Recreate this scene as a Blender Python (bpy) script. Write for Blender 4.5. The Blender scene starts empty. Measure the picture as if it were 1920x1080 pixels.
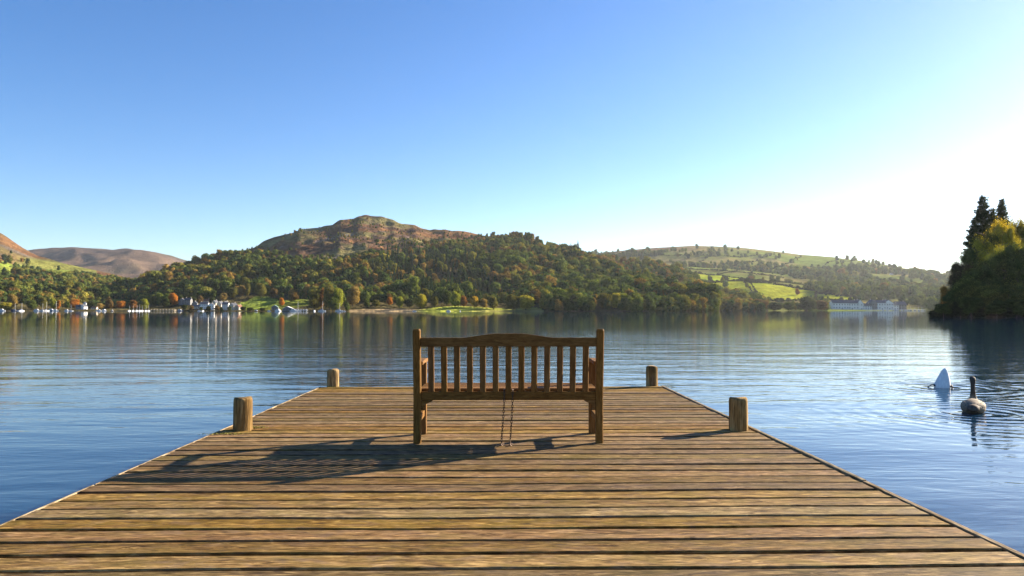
import bpy, bmesh, math, random
import numpy as np
from mathutils import Vector, Matrix
R = math.radians
random.seed(7)
rng = np.random.default_rng(11)
scene = bpy.context.scene
col = scene.collection

# ------------------------------------------------------------------ camera
DECK = 0.50                    # deck top above the water
HC = DECK + 1.06               # eye height above the water
FPX = 1400.0                   # focal length for a 1920 px wide frame
YAW = math.atan(23 / FPX)
PITCH = math.atan(40.5 / FPX)
cam_data = bpy.data.cameras.new('camera')
cam = bpy.data.objects.new('camera', cam_data)
col.objects.link(cam)
cam.location = (0, 0, HC)
cam.rotation_euler = (math.pi / 2 + PITCH, 0, -YAW)
cam_data.sensor_width = 36
cam_data.lens = 36 * FPX / 1920
cam_data.clip_start = 0.1
cam_data.clip_end = 30000
scene.camera = cam

# ------------------------------------------------------------------ sky and sun
SUN_EL = R(19.3)
SUN_AZ = R(59)                 # clockwise from straight ahead (+Y) to the right (+X)
world = bpy.data.worlds.new('World')
scene.world = world
world.use_nodes = True
wn = world.node_tree
wn.nodes.clear()
w_out = wn.nodes.new('ShaderNodeOutputWorld')
w_bg = wn.nodes.new('ShaderNodeBackground')
w_sky = wn.nodes.new('ShaderNodeTexSky')
w_sky.sky_type = 'NISHITA'
w_sky.sun_disc = False
w_sky.sun_elevation = SUN_EL
w_sky.sun_rotation = SUN_AZ
w_sky.altitude = 50
w_sky.air_density = 0.85
w_sky.dust_density = 0.28
w_sky.ozone_density = 2.2
w_bg.inputs['Strength'].default_value = 0.055
w_hs = wn.nodes.new('ShaderNodeHueSaturation')
w_hs.inputs['Saturation'].default_value = 1.3
w_hs.inputs['Hue'].default_value = 0.509
wn.links.new(w_sky.outputs[0], w_hs.inputs['Color'])
wn.links.new(w_hs.outputs[0], w_bg.inputs['Color'])
wn.links.new(w_bg.outputs[0], w_out.inputs['Surface'])

sun_data = bpy.data.lights.new('sun', 'SUN')
sun_data.energy = 5.0
sun_data.angle = R(0.5)
sun_data.color = (1.0, 0.87, 0.68)
sun = bpy.data.objects.new('sun', sun_data)
col.objects.link(sun)
sdir = Vector((math.cos(SUN_EL) * math.sin(SUN_AZ), math.cos(SUN_EL) * math.cos(SUN_AZ), math.sin(SUN_EL)))
sun.rotation_euler = (-sdir).to_track_quat('-Z', 'Y').to_euler()
sun.location = (60, 40, 60)

scene.view_settings.view_transform = 'Standard'
scene.view_settings.look = 'None'
scene.view_settings.gamma = 1.0
scene.view_settings.use_curve_mapping = False
scene.view_settings.exposure = 2.0
scene.render.engine = 'CYCLES'
scene.cycles.use_denoising = True
scene.cycles.max_bounces = 6
scene.cycles.diffuse_bounces = 3
scene.cycles.glossy_bounces = 3
scene.cycles.transmission_bounces = 3
scene.cycles.volume_bounces = 0
scene.cycles.transparent_max_bounces = 4
scene.cycles.sample_clamp_indirect = 6

# ------------------------------------------------------------------ helpers
SPS, CPS = math.sin(YAW), math.cos(YAW)
STH, CTH = math.sin(PITCH), math.cos(PITCH)
FH = Vector((SPS, CPS, 0))
RT = Vector((CPS, -SPS, 0))
UP = Vector((-SPS * STH, -CPS * STH, CTH))
FW = Vector((SPS * CTH, CPS * CTH, STH))
HORIZON = 580.5

def ray(px, py):
    return FW + RT * ((px - 960) / FPX) + UP * ((540 - py) / FPX)

def on_z(px, py, z):
    d = ray(px, py)
    t = (z - HC) / d.z
    return Vector((0, 0, HC)) + d * t

def at(px, py, D):
    d = ray(px, py)
    return Vector((0, 0, HC)) + d * (D / d.dot(FH))

def tag(o, label=None, cat=None, group=None, kind=None):
    if label: o['label'] = label
    if cat: o['category'] = cat
    if group: o['group'] = group
    if kind: o['kind'] = kind
    return o

def empty(name, loc=(0, 0, 0), rz=0.0):
    o = bpy.data.objects.new(name, None)
    o.empty_display_size = 0.2
    o.location = loc
    o.rotation_euler = (0, 0, rz)
    col.objects.link(o)
    return o

def link_mesh(name, me, mat=None, parent=None, loc=(0, 0, 0), rot=(0, 0, 0)):
    if mat is not None and len(me.materials) == 0:
        me.materials.append(mat)
    o = bpy.data.objects.new(name, me)
    o.location = loc
    o.rotation_euler = rot
    col.objects.link(o)
    if parent is not None:
        o.parent = parent
    return o

def mesh_pd(name, verts, faces, smooth=False):
    me = bpy.data.meshes.new(name)
    me.from_pydata([tuple(v) for v in verts], [], [tuple(f) for f in faces])
    me.update()
    if smooth:
        me.polygons.foreach_set('use_smooth', [True] * len(me.polygons))
    return me

def mesh_np(name, V, T, C=None, smooth=False):
    """triangles (or quads) from numpy arrays, optional per-vertex colour"""
    me = bpy.data.meshes.new(name)
    V = np.ascontiguousarray(V, dtype=np.float32)
    T = np.ascontiguousarray(T, dtype=np.int32)
    k = T.shape[1]
    me.vertices.add(len(V))
    me.vertices.foreach_set('co', V.ravel())
    me.loops.add(T.size)
    me.loops.foreach_set('vertex_index', T.ravel())
    me.polygons.add(len(T))
    me.polygons.foreach_set('loop_start', np.arange(0, T.size, k, dtype=np.int32))
    me.update(calc_edges=True)
    if C is not None:
        a = me.color_attributes.new('col', 'FLOAT_COLOR', 'POINT')
        c4 = np.ones((len(V), 4), dtype=np.float32)
        c4[:, :3] = C
        a.data.foreach_set('color', c4.ravel())
    if smooth:
        me.polygons.foreach_set('use_smooth', np.ones(len(T), dtype=bool))
    me.validate()
    return me

def box_mesh(name, sx, sy, sz, bevel=0.0, seg=1, centre=(0, 0, 0)):
    bm = bmesh.new()
    bmesh.ops.create_cube(bm, size=1.0)
    bmesh.ops.scale(bm, vec=(sx, sy, sz), verts=bm.verts)
    if bevel > 0:
        bmesh.ops.bevel(bm, geom=bm.edges[:], offset=bevel, segments=seg, affect='EDGES', profile=0.5)
    bmesh.ops.translate(bm, vec=centre, verts=bm.verts)
    me = bpy.data.meshes.new(name)
    bm.to_mesh(me)
    bm.free()
    return me

def prism_mesh(name, outline, depth, axis='y', bevel=0.0):
    """outline in (a, b) extruded by +-depth/2 along the axis: y -> (x,z), x -> (y,z)"""
    n = len(outline)
    V = []
    for s in (-0.5, 0.5):
        for a, b in outline:
            V.append((a, s * depth, b) if axis == 'y' else (s * depth, a, b))
    Fc = [tuple(range(n - 1, -1, -1)), tuple(range(n, 2 * n))]
    for i in range(n):
        j = (i + 1) % n
        Fc.append((i, j, n + j, n + i))
    bm = bmesh.new()
    vs = [bm.verts.new(v) for v in V]
    for f in Fc:
        bm.faces.new([vs[i] for i in f])
    bmesh.ops.recalc_face_normals(bm, faces=bm.faces)
    if bevel > 0:
        bmesh.ops.bevel(bm, geom=bm.edges[:], offset=bevel, segments=1, affect='EDGES')
    me = bpy.data.meshes.new(name)
    bm.to_mesh(me)
    bm.free()
    return me

def sweep_mesh(name, path, radii, n=14, ref=(1, 0, 0), smooth=True):
    """tube with elliptical sections: radii = (across ref, other)"""
    P = [Vector(p) for p in path]
    V, Fc = [], []
    for i, p in enumerate(P):
        a = P[max(i - 1, 0)]
        b = P[min(i + 1, len(P) - 1)]
        t = (b - a).normalized()
        x = Vector(ref)
        x = (x - t * x.dot(t)).normalized()
        y = t.cross(x)
        ra, rb = radii[i] if isinstance(radii[i], (tuple, list)) else (radii[i], radii[i])
        for k in range(n):
            th = 2 * math.pi * k / n
            V.append(p + x * (ra * math.cos(th)) + y * (rb * math.sin(th)))
    m = len(P)
    for i in range(m - 1):
        for k in range(n):
            k2 = (k + 1) % n
            Fc.append((i * n + k, i * n + k2, (i + 1) * n + k2, (i + 1) * n + k))
    Fc.append(tuple(range(n - 1, -1, -1)))
    Fc.append(tuple((m - 1) * n + k for k in range(n)))
    return mesh_pd(name, V, Fc, smooth)

def catmull(pts, sub=5):
    P = [np.array(p, float) for p in pts]
    out = []
    for i in range(len(P) - 1):
        p0 = P[max(i - 1, 0)]; p1 = P[i]; p2 = P[i + 1]; p3 = P[min(i + 2, len(P) - 1)]
        for s in range(sub):
            t = s / sub
            out.append(0.5 * ((2 * p1) + (-p0 + p2) * t + (2 * p0 - 5 * p1 + 4 * p2 - p3) * t * t + (-p0 + 3 * p1 - 3 * p2 + p3) * t ** 3))
    out.append(P[-1])
    return out

# numpy value noise
def _hash(ix, iy, seed):
    h = (ix.astype(np.int64) * 374761393 + iy.astype(np.int64) * 668265263 + seed * 974711) & 0x7fffffff
    h = ((h ^ (h >> 13)) * 1274126177) & 0x7fffffff
    h = (h ^ (h >> 16)) & 0x7fffffff
    return h / float(0x7fffffff)

def vnoise(x, y, seed=0):
    x = np.asarray(x, float); y = np.asarray(y, float)
    ix = np.floor(x); iy = np.floor(y)
    fx = x - ix; fy = y - iy
    fx = fx * fx * (3 - 2 * fx); fy = fy * fy * (3 - 2 * fy)
    a = _hash(ix, iy, seed); b = _hash(ix + 1, iy, seed)
    c = _hash(ix, iy + 1, seed); d = _hash(ix + 1, iy + 1, seed)
    return (a * (1 - fx) + b * fx) * (1 - fy) + (c * (1 - fx) + d * fx) * fy

def fbm(x, y, seed=0, octv=4):
    s = 0; a = 0.5
    for o in range(octv):
        s = s + a * (vnoise(x * 2 ** o, y * 2 ** o, seed + o * 17) - 0.5) * 2
        a *= 0.5
    return s          # about -1..1

# ------------------------------------------------------------------ materials
def new_mat(name):
    m = bpy.data.materials.new(name)
    m.use_nodes = True
    nt = m.node_tree
    bsdf = nt.nodes['Principled BSDF']
    return m, nt, bsdf

class NT:
    """tiny node builder"""
    def __init__(self, nt): self.nt = nt
    def node(self, t, **kw):
        n = self.nt.nodes.new(t)
        for k, v in kw.items(): setattr(n, k, v)
        return n
    def link(self, a, b): self.nt.links.new(a, b)
    def val(self, inp, v):
        if hasattr(v, 'is_linked') or hasattr(v, 'links'): self.link(v, inp)
        else: inp.default_value = v
    def noise(self, vec, scale, detail=4, rough=0.55, dist=0.0):
        n = self.node('ShaderNodeTexNoise')
        if vec is not None: self.link(vec, n.inputs['Vector'])
        n.inputs['Scale'].default_value = scale
        n.inputs['Detail'].default_value = detail
        n.inputs['Roughness'].default_value = rough
        n.inputs['Distortion'].default_value = dist
        return n.outputs[0]
    def mapping(self, vec, scale=(1, 1, 1), loc=(0, 0, 0), rot=(0, 0, 0)):
        n = self.node('ShaderNodeMapping')
        self.link(vec, n.inputs['Vector'])
        n.inputs['Scale'].default_value = scale
        n.inputs['Location'].default_value = loc
        n.inputs['Rotation'].default_value = rot
        return n.outputs[0]
    def ramp(self, fac, stops):
        n = self.node('ShaderNodeValToRGB')
        self.link(fac, n.inputs[0])
        el = n.color_ramp.elements
        while len(el) < len(stops): el.new(0.5)
        for e, (p, c) in zip(el, stops):
            e.position = p
            e.color = (c, c, c, 1) if isinstance(c, (int, float)) else (*c, 1)
        return n.outputs[0]
    def mix(self, fac, a, b, blend='MIX'):
        n = self.node('ShaderNodeMix', data_type='RGBA', blend_type=blend)
        self.val(n.inputs[0], fac)
        for inp, v in ((n.inputs[6], a), (n.inputs[7], b)):
            if isinstance(v, tuple): inp.default_value = (*v, 1) if len(v) == 3 else v
            else: self.link(v, inp)
        return n.outputs[2]
    def math(self, op, a, b=0.0, c=0.0):
        n = self.node('ShaderNodeMath', operation=op)
        for i, v in enumerate((a, b, c)): self.val(n.inputs[i], v)
        return n.outputs[0]
    def bump(self, h, strength, dist, normal=None):
        n = self.node('ShaderNodeBump')
        self.link(h, n.inputs['Height'])
        n.inputs['Strength'].default_value = strength
        n.inputs['Distance'].default_value = dist
        if normal is not None: self.link(normal, n.inputs['Normal'])
        return n.outputs[0]

def wood_mat(name, dark, mid, light, tint2, grain_axis='x', grain=1.0, rough=0.62, patch=0.5, knots=True, grey=None, vary=0.4, relief=1.0, streak=0.9):
    m, nt, b = new_mat(name)
    k = NT(nt)
    tc = k.node('ShaderNodeTexCoord').outputs['Object']
    oi = k.node('ShaderNodeObjectInfo')
    rnd = oi.outputs['Random']
    off = k.node('ShaderNodeVectorMath', operation='MULTIPLY_ADD')
    comb = k.node('ShaderNodeCombineXYZ')
    for i in range(3): k.link(rnd, comb.inputs[i])
    k.link(comb.outputs[0], off.inputs[0])
    off.inputs[1].default_value = (37.0, 53.0, 19.0)
    k.link(tc, off.inputs[2])
    vec = off.outputs[0]
    S = {'x': (6, 34, 34), 'y': (34, 6, 34), 'z': (34, 34, 4)}[grain_axis]
    S2 = {'x': (16, 110, 110), 'y': (110, 16, 110), 'z': (110, 110, 12)}[grain_axis]
    S3 = {'x': (2.6, 6, 6), 'y': (6, 2.6, 6), 'z': (6, 6, 2)}[grain_axis]
    g1 = k.noise(k.mapping(vec, S), grain, 5, 0.6, 0.9)
    g2 = k.noise(k.mapping(vec, S2), grain, 3, 0.6)
    p1 = k.noise(k.mapping(vec, S3), 1.6, 3, 0.55, 0.4)
    p2 = k.noise(k.mapping(vec, S3, loc=(11, 5, 3)), 2.6, 4, 0.6, 0.6)
    base = k.ramp(g1, [(0.33, dark), (0.5, mid), (0.68, light)])
    base = k.mix(k.math('MULTIPLY', k.ramp(p1, [(0.42, 0.0), (0.62, 1.0)]), patch), base, tint2)
    if grey:
        base = k.mix(k.math('MULTIPLY', k.ramp(p2, [(0.5, 0.0), (0.66, 1.0)]), 0.6), base, grey)
    # streaks
    st = k.ramp(g2, [(0.32, 0.38), (0.5, 0.95), (0.7, 1.35)])
    base = k.mix(streak, base, st, 'MULTIPLY')
    fl = k.noise(k.mapping(vec, tuple(q_ * 0.8 if q_ > 10 else q_ * 1.3 for q_ in S), loc=(3, 9, 1)), 1.0, 3, 0.65, 0.5)
    base = k.mix(k.math('MULTIPLY', k.ramp(fl, [(0.62, 0.0), (0.70, 1.0)]), 0.5 if knots else 0.2), base, tuple(min(1, c_ * 1.35) for c_ in light))
    base = k.mix(k.math('MULTIPLY', k.ramp(fl, [(0.30, 1.0), (0.38, 0.0)]), 0.6 if knots else 0.3), base, tuple(c_ * 0.5 for c_ in dark))
    if knots:
        vo = k.node('ShaderNodeTexVoronoi', feature='F1')
        Sk = {'x': (2.3, 5.0, 0.0), 'y': (5.0, 2.3, 0.0), 'z': (5.0, 0.0, 2.3)}[grain_axis]
        vec_d = k.node('ShaderNodeVectorMath', operation='ADD')
        k.link(k.mapping(vec, Sk), vec_d.inputs[0])
        nn = k.noise(vec, 9, 2)
        k.link(nn, vec_d.inputs[1])
        k.link(vec_d.outputs[0], vo.inputs['Vector'])
        vo.inputs['Scale'].default_value = 1.0
        kn = k.ramp(vo.outputs['Distance'], [(0.03, 1.0), (0.085, 0.15), (0.12, 0.4), (0.17, 0.0)])
        base = k.mix(k.math('MULTIPLY', kn, 0.7), base, tuple(c * 0.55 for c in dark))
        halo = k.ramp(vo.outputs['Distance'], [(0.1, 0.0), (0.17, 1.0), (0.3, 0.0)])
        base = k.mix(k.math('MULTIPLY', halo, 0.22), base, light)
    # every piece a little different
    hs = k.node('ShaderNodeHueSaturation')
    k.link(base, hs.inputs['Color'])
    k.link(k.math('MULTIPLY_ADD', rnd, vary, 1.0 - vary / 2), hs.inputs['Value'])
    k.link(k.math('MULTIPLY_ADD', k.math('FRACT', k.math('MULTIPLY', rnd, 7.3)), 0.014 * vary / 0.4, 0.5 - 0.007 * vary / 0.4), hs.inputs['Hue'])
    k.link(k.math('MULTIPLY_ADD', k.math('FRACT', k.math('MULTIPLY', rnd, 13.7)), 0.6 * vary, 1.02 - 0.3 * vary), hs.inputs['Saturation'])
    k.link(hs.outputs[0], b.inputs['Base Color'])
    k.link(k.math('MULTIPLY_ADD', g1, 0.25, rough + 0.05), b.inputs['Roughness'])
    b.inputs['Specular IOR Level'].default_value = 0.08
    n1 = k.bump(g1, 0.7, 0.006 * relief)
    n2 = k.bump(g2, 0.7, 0.0025 * relief, n1)
    k.link(n2, b.inputs['Normal'])
    return m

M = {}
M['plank'] = wood_mat('weathered_deck_wood', (0.055, 0.03, 0.0105), (0.178, 0.103, 0.036), (0.37, 0.242, 0.100),
                      (0.13, 0.092, 0.025), 'x', 1.0, 0.6, 0.55, True, (0.16, 0.105, 0.064), 0.46)
M['edge'] = wood_mat('pale_edge_wood', (0.10, 0.066, 0.034), (0.17, 0.12, 0.066), (0.27, 0.2, 0.12),
                     (0.36, 0.29, 0.2), 'y', 1.0, 0.7, 0.4, False)
M['beam'] = wood_mat('dark_beam_wood', (0.05, 0.035, 0.02), (0.09, 0.06, 0.035), (0.14, 0.1, 0.06),
                     (0.07, 0.07, 0.03), 'y', 1.0, 0.8, 0.4, False)
M['post'] = wood_mat('mooring_post_wood', (0.08, 0.045, 0.014), (0.25, 0.155, 0.055), (0.42, 0.29, 0.13),
                     (0.2, 0.125, 0.04), 'z', 0.45, 0.8, 0.6, False, (0.12, 0.08, 0.045), 0.4, 3.0)
bench_cols = ((0.105, 0.05, 0.015), (0.172, 0.087, 0.027), (0.235, 0.128, 0.044), (0.145, 0.072, 0.022))
M['bench_x'] = wood_mat('bench_wood_lengthwise', *bench_cols, 'x', 1.5, 0.5, 0.3, False, None, 0.15, 0.6, 0.4)
M['bench_y'] = wood_mat('bench_wood_crosswise', *bench_cols, 'y', 1.5, 0.5, 0.3, False, None, 0.15, 0.6, 0.4)
M['bench_z'] = wood_mat('bench_wood_upright', *bench_cols, 'z', 1.5, 0.5, 0.3, False, None, 0.15, 0.6, 0.4)

def plain_mat(name, c, rough=0.6, var=0.15, scale=3.0, metallic=0.0, spec=0.4):
    m, nt, b = new_mat(name)
    k = NT(nt)
    tc = k.node('ShaderNodeTexCoord').outputs['Object']
    n = k.noise(tc, scale, 5, 0.6)
    f = k.ramp(n, [(0.3, 1 - var), (0.7, 1 + var)])
    k.link(k.mix(1.0, c, f, 'MULTIPLY'), b.inputs['Base Color'])
    b.inputs['Roughness'].default_value = rough
    b.inputs['Metallic'].default_value = metallic
    b.inputs['Specular IOR Level'].default_value = spec
    return m

M['chain'] = plain_mat('rusty_chain_steel', (0.09, 0.05, 0.03), 0.55, 0.5, 60, 0.5)
M['moss'] = plain_mat('moss', (0.16, 0.14, 0.02), 0.95, 0.4, 40)
M['render_white'] = plain_mat('white_render', (0.7, 0.7, 0.68), 0.85, 0.06, 0.4)
M['render_cream'] = plain_mat('cream_render', (0.5, 0.42, 0.32), 0.85, 0.08, 0.4)
M['slate_wall'] = plain_mat('grey_stone_wall', (0.17, 0.17, 0.175), 0.9, 0.25, 1.0)
M['slate_roof'] = plain_mat('slate_roof', (0.07, 0.075, 0.09), 0.6, 0.2, 1.5)
M['rust_roof'] = plain_mat('rusty_red_roof', (0.2, 0.09, 0.05), 0.8, 0.2, 1.5)
M['green_roof'] = plain_mat('pale_green_roof', (0.25, 0.42, 0.38), 0.6, 0.1, 1.5)
M['window'] = plain_mat('dark_window_glass', (0.02, 0.025, 0.035), 0.08, 0.1, 2, 0, 0.6)
M['door'] = plain_mat('dark_painted_door', (0.05, 0.06, 0.08), 0.5, 0.1, 2)
M['hull_white'] = plain_mat('white_hull', (0.58, 0.58, 0.58), 0.35, 0.04, 0.8)
M['hull_navy'] = plain_mat('navy_hull', (0.03, 0.05, 0.12), 0.35, 0.1, 0.8)
M['hull_tan'] = plain_mat('varnished_hull', (0.32, 0.16, 0.06), 0.4, 0.15, 0.8)
M['mast'] = plain_mat('pale_mast', (0.75, 0.74, 0.7), 0.4, 0.04, 0.8)
M['sailcover'] = plain_mat('blue_sail_cover', (0.05, 0.1, 0.28), 0.8, 0.1, 2)
M['pier'] = plain_mat('pale_pier_timber', (0.5, 0.42, 0.32), 0.8, 0.2, 1)  # pale timber colour with random tone variation
M['rock'] = plain_mat('dark_shore_rock', (0.06, 0.058, 0.05), 0.9, 0.4, 0.8)
M['bark'] = plain_mat('bark', (0.075, 0.055, 0.04), 0.9, 0.35, 1.2)

def leaf_mat(name, source):
    m = bpy.data.materials.new(name)
    m.use_nodes = True
    nt = m.node_tree
    nt.nodes.clear()
    k = NT(nt)
    out = k.node('ShaderNodeOutputMaterial')
    if source == 'object':
        c0 = k.node('ShaderNodeObjectInfo').outputs['Color']
    else:
        c0 = k.node('ShaderNodeAttribute', attribute_name='tint', attribute_type='INSTANCER').outputs['Vector']
    if True:
        at_ = k.node('ShaderNodeAttribute', attribute_name='col').outputs['Color']
        c0 = k.mix(1.0, c0, at_, 'MULTIPLY')
    df = k.node('ShaderNodeBsdfDiffuse')
    tr = k.node('ShaderNodeBsdfTranslucent')
    mx = k.node('ShaderNodeMixShader')
    mx.inputs[0].default_value = 0.4 if source == 'object' else 0.25
    k.link(c0, df.inputs['Color'])
    k.link(k.mix(1.0, c0, (1.25, 1.15, 0.6), 'MULTIPLY'), tr.inputs['Color'])
    k.link(df.outputs[0], mx.inputs[1])
    k.link(tr.outputs[0], mx.inputs[2])
    k.link(mx.outputs[0], out.inputs['Surface'])
    return m
M['leaf'] = leaf_mat('foliage_by_tree', 'object')
M['leaf_mass'] = leaf_mat('foliage_mass', 'attr')

def land_mat():
    # rough ground: no gloss
    m, nt, b = new_mat('hill_land')
    k = NT(nt)
    c = k.node('ShaderNodeAttribute', attribute_name='col').outputs['Color']
    pos = k.node('ShaderNodeNewGeometry').outputs['Position']
    n1 = k.noise(pos, 0.02, 6, 0.65)
    n2 = k.noise(pos, 0.11, 4, 0.6)
    c = k.mix(1.0, c, k.ramp(n1, [(0.3, 0.62), (0.7, 1.35)]), 'MULTIPLY')
    c = k.mix(1.0, c, k.ramp(n2, [(0.3, 0.75), (0.7, 1.2)]), 'MULTIPLY')
    df = k.node('ShaderNodeBsdfDiffuse')
    k.link(c, df.inputs['Color'])
    k.link(k.bump(n2, 1.0, 9.0), df.inputs['Normal'])
    nt.nodes.remove(b)
    k.link(df.outputs[0], nt.nodes['Material Output'].inputs['Surface'])
    return m
M['land'] = land_mat()

# ------------------------------------------------------------------ water
SWAN_W = on_z(1767, 727, 0.0)
SWAN_G = on_z(1825, 775, 0.0)

def water_mat():
    m, nt, b = new_mat('lake_water')
    k = NT(nt)
    pos = k.node('ShaderNodeNewGeometry').outputs['Position']
    b.inputs['Base Color'].default_value = (0.008, 0.03, 0.062, 1)
    b.inputs['Roughness'].default_value = 0.02
    b.inputs['IOR'].default_value = 1.333
    # breeze patches: where the surface is ruffled and where it is calm
    br = k.noise(k.mapping(pos, (0.012, 0.03, 1)), 1.0, 3, 0.5, 0.5)
    br = k.ramp(br, [(0.35, 0.35), (0.65, 1.0)])
    swell = k.noise(k.mapping(pos, (0.22, 0.75, 1), rot=(0, 0, R(9))), 1.0, 2, 0.45, 0.3)
    rip = k.noise(k.mapping(pos, (1.7, 4.4, 1), rot=(0, 0, R(7))), 1.0, 3, 0.5, 0.4)
    fine = k.noise(k.mapping(pos, (3.0, 9.0, 1), rot=(0, 0, R(-6))), 1.0, 2, 0.5, 0.2)
    sp = k.node('ShaderNodeSeparateXYZ'); k.link(pos, sp.inputs[0])
    lee = k.node('ShaderNodeMapRange', interpolation_type='SMOOTHSTEP')
    k.link(sp.outputs[1], lee.inputs[0])
    for i_, v_ in enumerate((14.0, 110.0, 1.0, 0.16)): lee.inputs[i_ + 1].default_value = v_
    lee = lee.outputs[0]
    br = k.math('MULTIPLY', br, lee)
    h = k.math('MULTIPLY', k.math('MULTIPLY', swell, lee), 0.032)
    h = k.math('ADD', h, k.math('MULTIPLY', k.math('MULTIPLY', rip, br), 0.0125))
    h = k.math('ADD', h, k.math('MULTIPLY', k.math('MULTIPLY', fine, br), 0.0036))
    # rings spreading from the two birds
    for c, amp, freq, fall in ((SWAN_W, 0.010, 17.0, 1.1), (SWAN_G, 0.008, 20.0, 1.0)):
        d = k.node('ShaderNodeVectorMath', operation='DISTANCE')
        k.link(pos, d.inputs[0])
        d.inputs[1].default_value = (c.x, c.y, 0)
        wob = k.noise(pos, 1.2, 2)
        r = k.math('ADD', d.outputs['Value'], k.math('MULTIPLY', wob, 0.5))
        s = k.math('SINE', k.math('MULTIPLY', r, freq))
        e = k.math('EXPONENT', k.math('MULTIPLY', d.outputs['Value'], -fall))
        h = k.math('ADD', h, k.math('MULTIPLY', k.math('MULTIPLY', s, e), amp))
    k.link(k.bump(h, 1.0, 1.0), b.inputs['Normal'])
    return m
M['water'] = water_mat()
wv = [(-6500, -400, 0), (6500, -400, 0), (6500, 7400, 0), (-6500, 7400, 0)]
water = link_mesh('lake_water', mesh_pd('lake_water', wv, [(0, 1, 2, 3)]), M['water'])
tag(water, kind='structure')

# ------------------------------------------------------------------ hills
def interp(pts):
    xs = np.array([p[0] for p in pts], float); ys = np.array([p[1] for p in pts], float)
    return lambda x: np.interp(x, xs, ys)

class Hill:
    def __init__(self, ridge, rD, fD, g=1.0, amp=(14, 6, 2), wl=(260, 90, 30), seed=1, px=(0, 1920), back=0.5, ridge_amp=0.25):
        self.ridge = interp(ridge); self.rD = interp(rD); self.fD = interp(fD)
        self.g = g; self.amp = amp; self.wl = wl; self.seed = seed; self.px = px; self.back = back; self.ra = ridge_amp
    def xy(self, px, D):
        u = (px - 960) / FPX / CTH
        return D * (SPS + u * CPS), D * (CPS - u * SPS)
    def depth(self, px, t):
        f = self.fD(px); r = self.rD(px)
        return f + t * (r - f)
    def elev(self, px, t):
        e0 = (-1.2 - HC) / self.fD(px)
        e1 = (HORIZON - self.ridge(px)) / FPX
        tt = np.clip(t, 0, 1)
        return e0 + (e1 - e0) * tt ** self.g
    def t_of(self, px, py):
        e0 = (-1.2 - HC) / self.fD(px)
        e1 = (HORIZON - self.ridge(px)) / FPX
        e = (HORIZON - py) / FPX
        return np.clip((e - e0) / (e1 - e0), 0, 1) ** (1 / self.g)
    def py_of(self, px, t):
        return HORIZON - self.elev(px, t) * FPX
    def z(self, px, t):
        px = np.asarray(px, float); t = np.asarray(t, float)
        D = self.depth(px, t)
        X, Y = self.xy(px, D)
        z = HC + self.elev(px, t) * np.where(t > 1, self.rD(px), D)
        ridge_z = HC + self.elev(px, np.ones_like(px)) * self.rD(px)
        bk = np.clip(t - 1, 0, None) / self.back
        z = np.where(t > 1, ridge_z * (1 - 0.95 * bk ** 1.4), z)
        n = 0
        for a, w, s in zip(self.amp, self.wl, (0, 31, 77)):
            n = n + a * fbm(X / w, Y / w, self.seed + s, 2)
        win = np.clip(t / 0.18, 0, 1) * np.where(t < 0.85, 1.0, np.clip(self.ra + (1 - self.ra) * (1 - (t - 0.85) / 0.15), self.ra, 1))
        return z + n * win
    def point(self, px, py):
        t = float(self.t_of(px, py))
        D = float(self.depth(px, t))
        x, y = self.xy(px, D)
        return Vector((x, y, float(self.z(np.array([float(px)]), np.array([t]))[0])))
    def build(self, name, colour, nu=260, nv=110):
        u = np.linspace(self.px[0], self.px[1], nu)
        v = np.concatenate([np.linspace(0, 1, nv), 1 + np.linspace(0, self.back, 12)[1:]])
        PX, T = np.meshgrid(u, v)
        PX = PX.ravel(); T = T.ravel()
        D = self.depth(PX, T)
        X, Y = self.xy(PX, D)
        Z = self.z(PX, T)
        Z = np.where(T <= 0, -1.2, Z)
        C = colour(PX, self.py_of(PX, T), T, X, Y)
        nr = len(v)
        i = np.arange(nr - 1)[:, None] * nu + np.arange(nu - 1)[None, :]
        i = i.ravel()
        Q = np.stack([i, i + 1, i + nu + 1, i + nu], 1)
        me = mesh_np(name, np.stack([X, Y, Z], 1), Q, C, True)
        o = link_mesh(name, me, M['land'])
        tag(o, kind='structure')
        return o

def mixc(a, b, f):
    a = np.asarray(a, float); b = np.asarray(b, float)
    f = np.asarray(f)[..., None]
    return a * (1 - f) + b * f

def sstep(a, b, x):
    t = np.clip((x - a) / (b - a), 0, 1)
    return t * t * (3 - 2 * t)

def in_poly(px, py, poly):
    inside = np.zeros(np.shape(px), bool)
    n = len(poly)
    for i in range(n):
        x1, y1 = poly[i]; x2, y2 = poly[(i + 1) % n]
        c = ((y1 > py) != (y2 > py)) & (px < (x2 - x1) * (py - y1) / (y2 - y1 + 1e-9) + x1)
        inside ^= c
    return inside

HEATH = (0.14, 0.07, 0.038)
HEATH2 = (0.24, 0.13, 0.058)
HEATHG = (0.16, 0.15, 0.06)
GRASS = (0.17, 0.22, 0.035)
GRASS2 = (0.26, 0.27, 0.05)
FLOORC = (0.085, 0.07, 0.03)
ROCKC = (0.22, 0.19, 0.18)

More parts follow.
